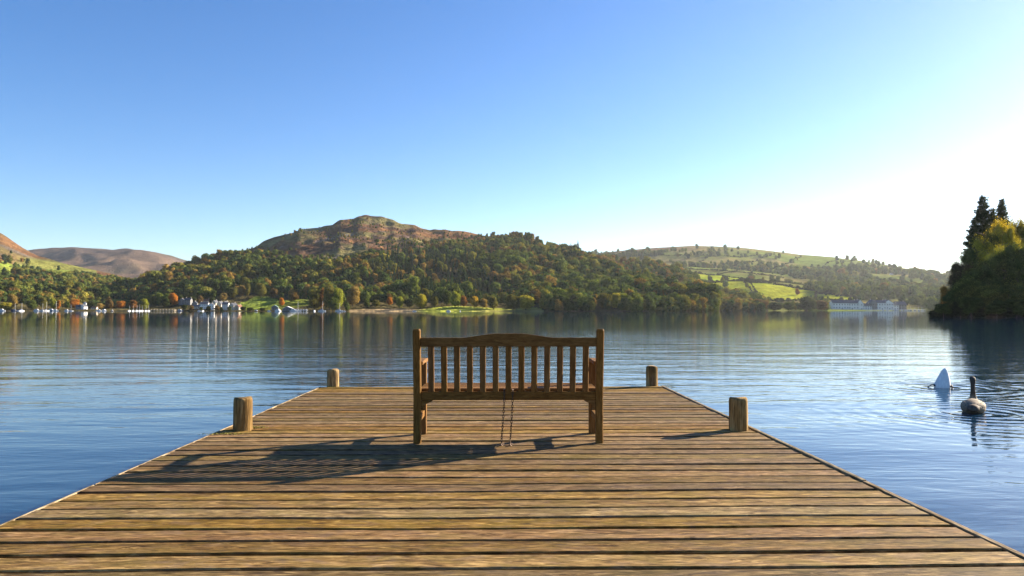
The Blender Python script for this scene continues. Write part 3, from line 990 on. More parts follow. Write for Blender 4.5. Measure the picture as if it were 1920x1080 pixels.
for px, b, t, w, c, l in ((1332, 535, 524, 12, 'dark', 'dark tree at the upper edge of the bright field'), (1360, 534, 522, 14, 'dark', 'pair tree among the upper field hedges'), (1408, 534, 522, 12, 'brown', 'brown hedge tree between the two upper fields'),
                          (1431, 537, 526, 7, 'olive', 'thin little tree standing in the bright field'), (1495, 556, 543, 11, 'russet', 'conical russet tree alone in the lower bright field'), (1412, 556, 547, 26, 'dark', 'dark rounded clump at the lower corner of the bright field')):
    shore_tree(RH, px, b, t, w, c, l, 'trees standing in the bright fields')
# trees along the village shore
for px, b, t, w, c, l in ((10, 582, 567, 24, 'yellow', 'yellow green domed bush beside the first moored boat'), (24, 578, 553, 22, 'tan', 'tan tree above the yellow domed bush'), (60, 581, 562, 22, 'green', 'green tree behind the first masts'),
                          (82, 578, 556, 20, 'olive', 'olive tree above the moored boats'), (101, 580, 558, 14, 'lime', 'yellowish tree beside the slim orange one'), (110, 580, 561, 8, 'orange', 'slim orange tree behind the motor boats'),
                          (141, 578, 559, 18, 'orange', 'round orange tree beside the white boathouse tower'), (173, 579, 562, 18, 'dark', 'dark tree behind the white boathouse'), (188, 577, 565, 20, 'tan', 'tan cushion shaped tree by the pier'), (205, 578, 559, 18, 'brown', 'brown tree behind the tan cushion shaped one'),
                          (227, 577, 562, 20, 'orange', 'orange tree sloping down towards the pier masts'), (250, 577, 560, 18, 'russet', 'russet tree behind the row of masts'), (268, 577, 556, 20, 'lime', 'lime green tree behind the row of masts'),
                          (286, 573, 559, 14, 'gold', 'golden yellow tree behind the pier'), (325, 575, 551, 22, 'orange', 'large orange and gold tree at the end of the pier'), (312, 577, 560, 18, 'dark', 'dark tree beside the large orange one'),
                          (208, 552, 533, 16, 'tan', 'tan tree on the terrace above the village'), (260, 560, 536, 16, 'brown', 'brown tree with open branches above the pier'), (278, 562, 536, 16, 'brown', 'grey brown tree next to the open branched one'),
                          (87, 553, 541, 16, 'orange', 'rust orange tree on the slope by the road wall'), (395, 558, 545, 22, 'brown', 'brown tree above the village roofs'), (418, 556, 538, 18, 'tan', 'tan tree between village roofs and lawn'), (435, 553, 531, 22, 'olive', 'olive tree on the rise over the gabled houses')):
    shore_tree(LS if px < 300 else MH, px, b, t, w, c, l, 'trees along the village shore')

for px, b, t, w, c, l in ((346, 581, 571, 11, 'dark', 'dark little tree by the water below the grey stone house'), (360, 582, 572, 10, 'brown', 'brown little tree between slate house and low cottage'), (377, 582, 573, 8, 'green', 'green little tree at the water beside the low cottage'),
                          (391, 583, 573, 9, 'dark', 'dark little tree dividing the two white village houses'), (408, 582, 571, 13, 'brown', 'brown rounded tree before the pale gabled houses'), (416, 583, 575, 8, 'dark', 'dark shrub beside the tall white house'),
                          (431, 582, 573, 8, 'green', 'green shrub between tall white house and sunlit cream house'), (399, 566, 552, 14, 'dark', 'dark tree behind the rusty roofed house'), (360, 566, 550, 16, 'dark', 'dark tree behind the slate houses'),
                          (375, 565, 549, 14, 'brown', 'brown tree behind the narrow dark house'), (456, 582, 574, 12, 'dark', 'dark hedge tree at the bottom of the lawn'), (470, 583, 576, 14, 'green', 'long low green bush at the bottom of the lawn'),
                          (492, 583, 576, 12, 'dark', 'dark bush between the lawn and the tan boat'), (338, 572, 556, 12, 'dark', 'dark tree next to the large orange and gold one')):
    shore_tree(MH, px, b, t, w, c, l, 'small trees among the village houses')

# ------------------------------------------------------------------ houses
CUBE = box_mesh('unit_cube', 1, 1, 1)
def pane_mesh(name, w, h):
    return box_mesh(name, w, 0.12, h)
WIN = pane_mesh('window', 1.1, 1.5); WIN.materials.append(M['window'])
WSILL = box_mesh('sill', 1.4, 0.25, 0.14); WSILL.materials.append(M['render_cream'])
DOORM = box_mesh('door', 1.1, 0.14, 2.1); DOORM.materials.append(M['door'])
CHIM = box_mesh('chimney', 0.9, 0.7, 1.8, 0.05); CHIM.materials.append(M['render_cream'])

def house(p, w, d, h, rh, wall, roof, label, rz=0.0, gable=False, cols=3, rows=2, chimneys=1, door=True, name='house', group='houses in the lakeside village', scale=0.66):
    root = empty(name, p, rz)
    root.scale = (scale, scale, scale)
    tag(root, label, 'house', group)
    if gable:        # gable end towards the lake
        out = [(-w / 2, -2), (w / 2, -2), (w / 2, h), (0, h + rh), (-w / 2, h)]
        me = prism_mesh('wall', out, d, 'y')
        ov = 0.35
        s = rh / (w / 2)
        ro = [(-w / 2 - ov, h - ov * s + 0.02), (0, h + rh + 0.02), (w / 2 + ov, h - ov * s + 0.02), (w / 2 + ov, h - ov * s + 0.32), (0, h + rh + 0.34), (-w / 2 - ov, h - ov * s + 0.32)]
        rm = prism_mesh('roof', ro, d + 0.7, 'y')
    else:
        out = [(-d / 2, -2), (d / 2, -2), (d / 2, h), (0, h + rh), (-d / 2, h)]
        me = prism_mesh('wall', out, w, 'x')
        ov = 0.35
        s = rh / (d / 2)
        ro = [(-d / 2 - ov, h - ov * s + 0.02), (0, h + rh + 0.02), (d / 2 + ov, h - ov * s + 0.02), (d / 2 + ov, h - ov * s + 0.32), (0, h + rh + 0.34), (-d / 2 - ov, h - ov * s + 0.32)]
        rm = prism_mesh('roof', ro, w + 0.7, 'x')
    link_mesh('wall', me, M[wall], root)
    r = link_mesh('roof', rm, M[roof], root)
    for c in range(chimneys):
        fx = 0 if chimneys == 1 else (-0.4 + 0.8 * c / (chimneys - 1))
        if gable: link_mesh('chimney', CHIM, None, r, (0, d * (0.3 - 0.3 * c), h + rh + 0.7))
        else: link_mesh('chimney', CHIM, None, r, (w * (fx if chimneys > 1 else 0.35), 0, h + rh + 0.7))
    st = h / rows
    for i in range(rows):
        for c in range(cols):
            x = (c + 0.5) / cols * w - w / 2
            if door and i == 0 and c == cols // 2:
                link_mesh('door', DOORM, None, root, (x, -d / 2 - 0.05, 1.05))
                continue
            wn_ = link_mesh('window', WIN, None, root, (x, -d / 2 - 0.04, st * i + st * 0.55))
            link_mesh('sill', WSILL, None, wn_, (0, -0.06, -0.85))
    return root

def shore_pt(hill, px, py):
    p = seat(hill, px, py)
    return Vector((p.x, p.y, max(p.z, 0.7)))

V_ = shore_pt
house(V_(MH, 342, 573), 9, 8, 5.5, 3.5, 'slate_wall', 'slate_roof', 'grey stone house with white dormer at the pier end of the village', 0.1, True, 2, 2, 1)
house(V_(MH, 354, 572), 10, 8, 6.5, 3.5, 'slate_wall', 'slate_roof', 'grey slate house with twin white dormers beside the gabled terrace', -0.1, False, 3, 2, 2)
house(V_(MH, 366, 573), 8, 8, 6, 3.4, 'slate_wall', 'slate_roof', 'narrow dark house set back between the slate house and the blue shaded one', 0.2, True, 2, 2, 1)
house(V_(MH, 370, 579), 11, 7, 3.4, 2.2, 'render_cream', 'slate_roof', 'low pinkish cottage by the water in front of the blue shaded house', 0.0, False, 3, 1, 1)
house(V_(MH, 384, 578), 12, 9, 7, 3, 'render_white', 'slate_roof', 'wide white house in blue shade next to the low cottage', 0.15, False, 4, 2, 2)
house(V_(MH, 397, 578), 10, 9, 7, 3, 'render_white', 'slate_roof', 'white house with a dark roof in the middle of the village front', 0.1, True, 3, 2, 1)
house(V_(MH, 388, 567), 10, 8, 6, 3, 'render_cream', 'rust_roof', 'rusty roofed house above the white village front', 0.0, False, 3, 2, 1)
house(V_(MH, 404, 570), 8, 9, 8, 4.2, 'render_cream', 'slate_roof', 'first of the pale gabled houses over the village front', -0.25, True, 2, 3, 1)
house(V_(MH, 414, 570), 8, 9, 8.5, 4.4, 'render_cream', 'slate_roof', 'middle one of the pale gabled houses over the village front', -0.25, True, 2, 3, 1)
house(V_(MH, 424, 571), 8, 9, 8.2, 4.2, 'render_cream', 'slate_roof', 'end one of the pale gabled houses over the village front', -0.25, True, 2, 3, 1)
house(V_(MH, 424, 579), 9, 9, 8, 3, 'render_white', 'slate_roof', 'tall white house with blue shaded front near the lawn', 0.05, False, 3, 3, 1)
house(V_(MH, 438, 579), 11, 9, 6.5, 4, 'render_cream', 'slate_roof', 'sunlit cream gabled house at the lawn end of the village', -0.5, True, 3, 2, 1)
house(V_(MH, 449, 578), 6, 7, 4.5, 3, 'render_cream', 'rust_roof', 'small cream cottage closest to the lawn', -0.5, True, 2, 1, 1)
house(V_(LS, 158, 580), 8, 8, 5, 3.5, 'render_white', 'slate_roof', 'white boathouse at the foot of its tower', -0.3, True, 2, 1, 0, name='boathouse')
house(V_(LS, 160, 578), 4.2, 4.2, 10, 2.4, 'render_white', 'slate_roof', 'slim white tower behind the boathouse', 0.2, True, 1, 3, 0, False, name='tower')
house(V_(LS, 149, 580), 8, 7, 5, 3, 'slate_wall', 'slate_roof', 'blue grey shaded building attached beside the white boathouse', 0.0, False, 3, 1, 1)
house(V_(LS, 178, 580), 9, 6, 2.6, 2.2, 'render_cream', 'rust_roof', 'low reddish boat shed beside the white boathouse', 0.0, False, 2, 1, 0, name='boat_shed')
house(V_(LS, 236, 545), 12, 9, 6, 3, 'render_white', 'slate_roof', 'white villa among dark trees on the terrace', 0.2, True, 3, 2, 2)
house(V_(LS, 3, 566), 10, 8, 6, 3, 'slate_wall', 'slate_roof', 'shaded house among trees at the edge of the village', 0.1, True, 2, 2, 1)
house(V_(LS, 19, 565), 7, 7, 6, 3, 'render_cream', 'slate_roof', 'sunlit cream house peeping between tan trees', -0.3, True, 2, 2, 1)
house(V_(LS, 84, 528), 9, 8, 5, 2.6, 'render_white', 'slate_roof', 'small white farmhouse below the green field', 0.2, False, 3, 2, 1)
house(V_(LS, 25, 545), 7, 7, 5, 2.6, 'render_white', 'slate_roof', 'tiny white gable on the wooded slope', -0.3, True, 2, 2, 1)
house(V_(MH, 516, 580), 9, 7, 4, 3, 'slate_wall', 'green_roof', 'boathouse with a pale green roof below the lawn', 0.2, True, 2, 1, 0, name='boathouse')
house(V_(MH, 540, 581), 13, 8, 2.8, 2.8, 'slate_wall', 'render_white', 'wide boathouse with a pale curved looking roof behind the yachts', 0.0, True, 3, 1, 0, name='boathouse')
# right-hand hotel row
GH = 'buildings of the far hotel row'
for px, w, h, rh, wall, gb, cols_, lab in ((1573, 22, 8, 4, 'render_white', False, 6, 'long pale hotel wing at the tree end of the far row'), (1592, 20, 8, 4, 'render_white', False, 6, 'second pale hotel wing with a dark slate roof'),
                                           (1609, 9, 8, 5, 'render_white', True, 2, 'gabled white house between the hotel wings'), (1622, 12, 5, 3, 'render_white', False, 4, 'low white house under dark trees in the far row'),
                                           (1634, 10, 9, 4, 'slate_wall', True, 3, 'taller grey gabled house in the far row'), (1648, 14, 9, 3.5, 'render_white', False, 4, 'white house before the far pier start'),
                                           (1662, 13, 9, 4, 'render_white', True, 4, 'white gabled house above the far pier'), (1674, 10, 6, 3, 'render_white', False, 3, 'small bright house above the far pier'),
                                           (1686, 14, 7, 4, 'slate_wall', False, 4, 'grey house at the mast end of the far row')):
    house(V_(RH, px, 578.5), w, 10, h, rh, wall, 'slate_roof', lab, 0.0, gb, cols_, 2, 1, group=GH, scale=1.1)
house(V_(RH, 1652, 566), 16, 9, 5, 3, 'render_cream', 'rust_roof', 'house with a rusty roof above the far pier row', 0.0, False, 4, 1, 1, group=GH)
house(V_(RH, 1686, 566), 12, 9, 5, 3, 'slate_wall', 'slate_roof', 'grey house with a white gable above the masts', 0.0, True, 3, 1, 1, group=GH)
house(V_(RH, 1672, 516), 14, 9, 6, 4, 'render_white', 'slate_roof', 'hazy white farmhouse high on the long hill', 0.2, False, 3, 2, 1, group=GH)

# ------------------------------------------------------------------ piers and boats on the far shore
def pier(p0, p1, width, name, label, mat='pier', nposts=8):
    a, b = Vector(p0), Vector(p1)
    mid = (a + b) / 2
    L = (b - a).length
    ang = math.atan2((b - a).y, (b - a).x)
    root = empty(name, (mid.x, mid.y, 0), ang)
    tag(root, label, 'pier')
    link_mesh('deck', box_mesh('deck', L, width, 0.35, 0.05, 1, (0, 0, 1.0)), M[mat], root)
    pm = box_mesh('post', 0.35, 0.35, 3.0, 0.05, 1, (0, 0, 0.4)); pm.materials.append(M[mat])
    for i in range(nposts):
        for s in (-1, 1):
            link_mesh('post', pm, None, root, (-L / 2 + (i + 0.5) * L / nposts, s * (width / 2 - 0.1), 0))
    rm = box_mesh('rail', L, 0.12, 0.15, 0, 1, (0, width / 2 - 0.05, 2.0)); rm.materials.append(M[mat])
    link_mesh('rail', rm, None, root)
    return root

def wp(px, D):
    x, y = main_hill.xy(px, D)
    return (x, y, 0)
pier(wp(284, 738), wp(329, 735), 5, 'timber_pier', 'long sunlit timber pier beneath the orange tree')
pier(wp(548, 642), wp(577, 642), 2, 'jetty', 'thin pale jetty between the moored yachts below the lawn', 'hull_white', 6)
pier(wp(1621, 960), wp(1734, 985), 3, 'marina_pontoon', 'long white marina pontoon before the far hotel row', 'hull_white', 14)

def hull_mesh(name, L, B, H):
    st = [(-0.5, 0.78, 0.0), (-0.3, 0.95, 0.0), (0.0, 1.0, 0.0), (0.25, 0.8, 0.02), (0.42, 0.4, 0.06), (0.5, 0.03, 0.1)]
    V, Fc = [], []
    for x, b, rise in st:
        hb = B / 2 * b
        V += [(x * L, -hb, H * (1 + rise * 2)), (x * L, -hb * 0.75, -0.1), (x * L, 0, -0.35), (x * L, hb * 0.75, -0.1), (x * L, hb, H * (1 + rise * 2))]
    for i in range(len(st) - 1):
        for k in range(4):
            Fc.append((i * 5 + k, (i + 1) * 5 + k, (i + 1) * 5 + k + 1, i * 5 + k + 1))
        Fc.append((i * 5 + 4, (i + 1) * 5 + 4, (i + 1) * 5, i * 5))
    Fc.append((0, 1, 2, 3, 4)); n = (len(st) - 1) * 5
    Fc.append((n + 4, n + 3, n + 2, n + 1, n))
    return mesh_pd(name, V, Fc)
HULL = {}
for c in ('white', 'navy', 'tan'):
    HULL[c] = hull_mesh('hull', 8.0, 2.7, 1.0); HULL[c].materials.append(M['hull_' + c])
CAB = prism_mesh('cabin', [(-1.6, 1.0), (1.9, 1.0), (1.3, 1.75), (-1.5, 1.7)], 1.7, 'y', 0.05); CAB.materials.append(M['hull_white'])
CABM = prism_mesh('cabin', [(-2.6, 1.0), (2.4, 1.0), (1.4, 1.9), (0.8, 2.7), (-1.8, 2.7), (-2.5, 1.9)], 2.1, 'y', 0.06); CABM.materials.append(M['hull_white'])
CWIN = box_mesh('window', 2.2, 2.16, 0.35, 0, 1, (-0.5, 0, 2.2)); CWIN.materials.append(M['window'])
CWINS = box_mesh('window', 1.4, 1.76, 0.22, 0, 1, (-0.2, 0, 1.4)); CWINS.materials.append(M['window'])
MAST = sweep_mesh('mast', [(0.7, 0, 0.9), (0.7, 0, 6), (0.7, 0, 11.0)], [0.13, 0.11, 0.07], 6); MAST.materials.append(M['mast'])
BOOM = sweep_mesh('boom', [(0.65, 0, 2.1), (-3.0, 0, 2.05)], [0.17, 0.14], 6); BOOM.materials.append(M['sailcover'])

def boat(px, D, kind, hull, rz, label, group, s=1.0, mast=1.0):
    root = empty('sailing_boat' if kind == 'sail' else 'motor_boat', wp(px, D), rz)
    s *= 0.8
    root.scale = (s, s, s)
    tag(root, label, 'boat', group)
    link_mesh('hull', HULL[hull], None, root)
    if kind == 'sail':
        c = link_mesh('cabin', CAB, None, root); link_mesh('window', CWINS, None, c)
        m_ = link_mesh('mast', MAST, None, root); m_.scale = (1, 1, mast)
        link_mesh('boom', BOOM, None, root)
    else:
        c = link_mesh('cabin', CABM, None, root); link_mesh('window', CWIN, None, c)
    return root
GB = 'boats moored off the village'
boat(4, 745, 'motor', 'white', 0.2, 'cream motor boat moored below the yellow domed bush', GB, 1.1)
boat(28, 750, 'sail', 'navy', 0.3, 'dark hulled sailing boat beside the yellow domed bush', GB, 0.95)
boat(41, 740, 'sail', 'white', 1.2, 'white sailing boat seen end-on under green trees', GB, 0.95)
boat(70, 760, 'motor', 'white', 0.1, 'grey white cruiser lying under the green bank', GB, 1.0)
boat(80, 755, 'sail', 'white', 0.0, 'white sailing boat between the cruiser and a bright masted yacht', GB, 0.9)
boat(87, 742, 'sail', 'white', 0.9, 'bright masted yacht turned towards the jetty', GB, 0.95, 1.1)
boat(97, 755, 'motor', 'navy', 0.2, 'navy motor boat under the slim orange tree', GB, 1.1)
boat(105, 738, 'sail', 'white', -0.2, 'white sailing boat before the slim orange tree', GB, 1.05, 1.1)
boat(126, 758, 'motor', 'white', 0.0, 'low white launch before the round orange tree', GB, 0.8)
boat(133, 752, 'sail', 'white', 0.5, 'small yacht with a short mast below the round orange tree', GB, 0.75)
boat(186, 745, 'motor', 'white', 0.2, 'white launch tied up below the reddish boat shed', GB, 0.85)
boat(196, 750, 'motor', 'white', -0.2, 'pale blue white launch below the tan cushion tree', GB, 0.9)
boat(211, 758, 'motor', 'tan', 0.0, 'small brown boat under the brown tree', GB, 0.6)
for i, px in enumerate((243, 250, 257, 262, 267, 274, 279)):
    boat(px, 742 + (i % 3) * 4, 'sail', 'white', 1.35 + 0.1 * (i % 2), ORD[6 - i] + ' white sailing boat from the timber pier in the close row of masts', 'sailing boats in the row beside the timber pier', 0.72, 0.9 + 0.05 * (i % 4))
boat(338, 735, 'motor', 'navy', 0.1, 'blue boat just past the end of the timber pier', GB, 0.9)
boat(374, 705, 'motor', 'white', 0.3, 'small white motor boat before the low cottage', GB, 0.55)
boat(381, 703, 'motor', 'white', 1.3, 'white dinghy like boat before the blue shaded house', GB, 0.5)
GB2 = 'boats moored below the lawn'
boat(481, 650, 'motor', 'tan', 0.0, 'small tan boat below the lawn hedge', GB2, 0.6)
boat(505, 646, 'motor', 'white', 0.0, 'small white boat beside the green roofed boathouse', GB2, 0.5)
boat(521, 640, 'motor', 'white', 2.7, 'white cruiser in front of the green roofed boathouse', GB2, 1.0)
boat(551, 636, 'motor', 'white', 0.1, 'long white cruiser at the thin jetty', GB2, 1.0)
boat(558, 640, 'sail', 'white', 0.1, 'white yacht lying against the thin jetty', GB2, 0.9, 1.1)
boat(590, 636, 'motor', 'white', 1.4, 'stubby white boat between jetty and yacht', GB2, 0.55)
boat(604, 630, 'sail', 'white', 0.15, 'white yacht with a tall mast before the tallest olive tree', GB2, 1.0)
boat(636, 626, 'sail', 'white', 0.0, 'last white yacht before the lime tree', GB2, 1.0, 0.8)
boat(646, 622, 'motor', 'white', 0.0, 'tiny white tender beside the last yacht', GB2, 0.35)
boat(777, 620, 'motor', 'white', 0.2, 'little white boat below the yellow meadow tree', 'small boats off the meadow', 0.5)
boat(841, 612, 'motor', 'white', 0.4, 'white boat lying off the lime meadow tree', 'small boats off the meadow', 0.6)
boat(863, 612, 'motor', 'white', 1.4, 'white buoy like boat beyond the lime meadow tree', 'small boats off the meadow', 0.35)
boat(1318, 900, 'motor', 'white', 1.2, 'white boat at the mouth of the dark bay', 'small boats off the meadow', 0.6)
for i, px in enumerate((1655, 1663, 1678, 1683, 1690, 1697, 1702, 1707, 1715, 1722, 1728)):
    boat(px, 975 + (i % 3) * 5, 'sail', 'white', 1.3 + 0.15 * (i % 3), ORD[i] + ' small sailing boat along the far marina pontoon, counted from the hotel end', 'boats at the far marina pontoon', 0.8, 0.7 + 0.3 * ((i * 7) % 5) / 5)

# ------------------------------------------------------------------ wooded island point on the right
ISL_D = 150
def isl_xy(px, D):
    return main_hill.xy(px, D)
def build_island():
    nu, nv = 70, 26
    u = np.linspace(1736, 2500, nu); v = np.linspace(0, 1, nv)
    PX, T = np.meshgrid(u, v); PX = PX.ravel(); T = T.ravel()
    f = interp([(1736, 160), (1760, 153), (1850, 148), (2100, 142), (2500, 136)])(PX)
    r = interp([(1736, 160), (1760, 190), (1850, 240), (2500, 300)])(PX)
    D = f + T * (r - f)
    X, Y = isl_xy(PX, D)
    hump = np.sin(np.pi * np.clip(T, 0, 1)) ** 0.7 * interp([(1736, 0.0), (1770, 2.2), (1850, 6), (2100, 9), (2500, 9)])(PX)
    Z = -0.6 + hump + 0.75 * sstep(0.02, 0.10, T) * sstep(1736, 1765, PX) * sstep(1.0, 0.9, T) + 0.5 * fbm(X / 4, Y / 4, 8, 3) * (T > 0.02)
    i = (np.arange(nv - 1)[:, None] * nu + np.arange(nu - 1)[None]).ravel()
    n = fbm(X / 7, Y / 7, 9, 3)
    C = mixc((0.03, 0.028, 0.022), (0.04, 0.045, 0.018), sstep(0.05, 0.2, T))
    me = mesh_np('island', np.stack([X, Y, Z], 1), np.stack([i, i + 1, i + nu + 1, i + nu], 1), C, True)
    o = link_mesh('island_ground', me, M['land'])
    tag(o, kind='structure')
build_island()

def limb_trunk(seed, h, r0, limbs=6):
    """tapered trunk with limbs as one mesh"""
    r = random.Random(seed)
    V, Fc = [], []
    def tube(path, rad, n=7):
        m = sweep_mesh('tmp', path, rad, n)
        o = len(V)
        V.extend([v.co.copy() for v in m.vertices])
        Fc.extend([tuple(o + i for i in p.vertices) for p in m.polygons])
        bpy.data.meshes.remove(m)
    tube([(0, 0, -0.6), (0.02 * h * r.uniform(-1, 1), 0, h * 0.25), (0.04 * h * r.uniform(-1, 1), 0.03 * h * r.uniform(-1, 1), h * 0.55), (0.03 * h * r.uniform(-1, 1), 0, h * 0.85)], [r0, r0 * 0.75, r0 * 0.5, r0 * 0.12], 8)
    for i in range(limbs):
        z = h * (0.25 + 0.5 * i / limbs)
        a = r.uniform(0, 6.28); L = h * r.uniform(0.2, 0.34)
        tube([(0, 0, z), (math.cos(a) * L * 0.5, math.sin(a) * L * 0.5, z + L * 0.3), (math.cos(a) * L, math.sin(a) * L, z + L * 0.5)], [r0 * 0.35, r0 * 0.22, r0 * 0.06], 6)
    me = mesh_pd('trunk', V, Fc, True)
    me.materials.append(M['bark'])
    return me

def big_broadleaf(seed, ntri, size, width, low, lobes):
    V, T, S = broadleaf(seed, ntri, lobes, size, width, low, True, 0.7, (0.07, 0.08), 0.45, 0.42)
    r2 = np.random.default_rng(seed + 9)
    n3 = 3 * ntri
    S[:n3] = np.repeat(0.35 + 1.4 * r2.random(ntri) ** 1.3, 3)
    cl = vnoise(V[:, 0] * 9 + 40, V[:, 2] * 11 + V[:, 1] * 7 + 20, seed)
    return V, T, S * (0.55 + 0.9 * cl)

ICR = []
for i in range(5):
    V, T, S = big_broadleaf(500 + i, 15000, 0.0098, 0.42, 0.0, 46)
    me = mesh_np('leafy_crown', V, T, np.repeat(S[:, None], 3, 1)); me.materials.append(M['leaf']); ICR.append(me)

def spire(seed, h, R0):
    """sparse conifer with separate drooping boughs of needle sprays"""
    r = np.random.default_rng(seed)
    Vs, Ts, Ss = [], [], []
    o = 0
    for b_ in range(330):
        z = 0.12 + 0.86 * r.random() ** 0.85
        a = r.random() * 6.283
        L = R0 * min(2.1 * (1 - z), 1.0) * (0.5 + 0.6 * r.random()) + 0.006
        m = int(8 + 70 * L / R0)
        q = r.random(m)
        rise = 0.035 * (r.random() - 0.3)
        cz = z - 0.22 * L * q + 0.30 * L * q * q + rise * q + r.normal(0, 0.006, m)
        wid = 0.022 * (1.2 - q) + 0.006
        sd = r.normal(0, 1, m) * wid
        P = np.stack([np.cos(a) * L * q - np.sin(a) * sd, np.sin(a) * L * q + np.cos(a) * sd, cz], 1)
        N = np.stack([r.normal(0, 0.7, m), r.normal(0, 0.7, m), np.ones(m)], 1)
        V, T = leaf_tris(P, N, 0.0075, r, 1.9)
        Vs.append(V); Ts.append(T + o); o += len(V); Ss.append(np.repeat(0.7 + 0.5 * r.random(m), 3))
    V = np.concatenate(Vs); T = np.concatenate(Ts); S = np.concatenate(Ss)
    me = mesh_np('needle_crown', V, T, np.repeat(S[:, None], 3, 1)); me.materials.append(M['leaf'])
    return me

def island_tree(px, D, base_z, top_py, wpx, colour, label, kind='broad', group='trees on the dark wooded point', low=None):
    x, y = isl_xy(px, D)
    top = at(px, top_py, D).z
    h = top - base_z
    w = wpx / FPX * D
    root = empty('conifer_tree' if kind == 'cone' else 'broadleaf_tree', (x, y, base_z), random.uniform(0, 6.28))
    tag(root, label, 'tree', group)
    j = random.uniform(0.9, 1.1)
    if kind == 'cone':
        cr = link_mesh('crown', spire(int(px * 3 + D), h, 0.2), None, root)
        cr.scale = (w / 0.4, w / 0.4, h)
        link_mesh('trunk', sweep_mesh('trunk', [(0, 0, -0.5), (0, 0, h * 0.5), (0, 0, h * 0.99)], [0.35, 0.2, 0.03], 8), M['bark'], root)
    else:
        cr = link_mesh('crown', random.choice(ICR), None, root)
        cr.scale = (w / 0.86, w / 0.86, h)
        link_mesh('trunk', limb_trunk(int(px + D), h, 0.03 * h), None, root)
    c = COLS[colour] if isinstance(colour, str) else colour
    cr.color = (c[0] * j, c[1] * j, c[2] * j, 1)
    return root

DK = (0.06, 0.085, 0.022); DK2 = (0.085, 0.11, 0.026); MG = (0.12, 0.14, 0.03)
island_tree(1846, 178, 5, 366, 74, (0.03, 0.045, 0.022), 'tall sparse dark conifer with the highest tip on the point', 'cone')
island_tree(1881, 180, 5, 372, 58, (0.03, 0.045, 0.022), 'second slender conifer beside the highest one', 'cone')
island_tree(1878, 168, 5, 404, 56, (0.45, 0.35, 0.03), 'golden yellow sunlit tree beneath the two conifers')
island_tree(1828, 172, 4, 412, 52, (0.032, 0.048, 0.022), 'shorter dark conifer before the tallest one on the point', 'cone')
island_tree(1864, 176, 5, 388, 46, (0.035, 0.05, 0.022), 'dark conifer between the two highest tips', 'cone')
island_tree(1835, 162, 4, 440, 46, (0.06, 0.07, 0.02), 'dark leafy tree under the shorter conifer')
island_tree(1898, 165, 5, 415, 44, (0.3, 0.26, 0.03), 'smaller yellow tree leaning against the golden one')
island_tree(1860, 163, 4, 425, 34, (0.07, 0.085, 0.02), 'narrow green tree in front of the golden crown')
island_tree(1852, 160, 4, 438, 66, (0.32, 0.29, 0.03), 'yellow green tree in front of the golden one')
island_tree(1916, 172, 5, 392, 60, (0.2, 0.18, 0.035), 'leafy olive tree at the edge of the view beside the conifers')
island_tree(1826, 158, 3, 462, 56, DK, 'dark reddish edged tree beneath the tallest conifer')
island_tree(1806, 155, 2.5, 484, 50, (0.045, 0.045, 0.022), 'small dark tree with feathery branches reaching over the far hill')
island_tree(1845, 150, 2, 486, 80, DK, 'dense dark green tree in the middle of the point')
island_tree(1880, 150, 2, 455, 84, DK2, 'broad dark green tree below the golden crown')
island_tree(1915, 148, 2, 448, 80, DK, 'dark broad tree beside the frame edge of the point')
island_tree(1960, 150, 2, 430, 96, DK2, 'dark tree just past the broad one on the point')
island_tree(1815, 149, 1.2, 514, 60, DK2, 'mid height dark tree over the shore of the point')
island_tree(1790, 150, 0.9, 538, 44, DK, 'low dark tree near the tip of the point')
island_tree(1774, 156, 0.8, 532, 26, (0.30, 0.17, 0.03), 'small orange tree glowing behind the tip of the point')
island_tree(1850, 145, 0.9, 530, 70, MG, 'lighter green bushy tree at the waterline of the point')
island_tree(1890, 144, 0.9, 525, 74, DK2, 'green bushy tree at the waterline next to the lighter one')
island_tree(1925, 143, 0.9, 520, 70, MG, 'bushy waterline tree at the frame edge')
island_tree(1768, 150, 0.5, 566, 34, DK, 'low bush hanging over the water at the tip of the point')
island_tree(1820, 145, 0.6, 552, 50, DK, 'dark waterside bush left of the lighter green tree')
island_tree(1868, 142, 0.5, 560, 44, DK, 'low dark waterside bush under the lighter green tree')
island_tree(1905, 141, 0.5, 556, 44, DK, 'low dark waterside bush near the frame edge')
island_tree(2040, 155, 2, 420, 120, DK, 'dark tree standing further along the point')
for bn, (px, D, w_, t_) in enumerate(((1752, 156, 26, 580), (1762, 152, 24, 574), (1782, 150, 30, 566), (1800, 148, 34, 560), (1835, 145, 36, 566), (1885, 142, 40, 568), (1920, 141, 40, 566))):
    island_tree(px, D, -0.3, t_, w_, (0.028, 0.036, 0.014), ORD[bn] + ' low black green bush trailing into the water, counted from the tip of the point', group='waterline bushes along the wooded point')

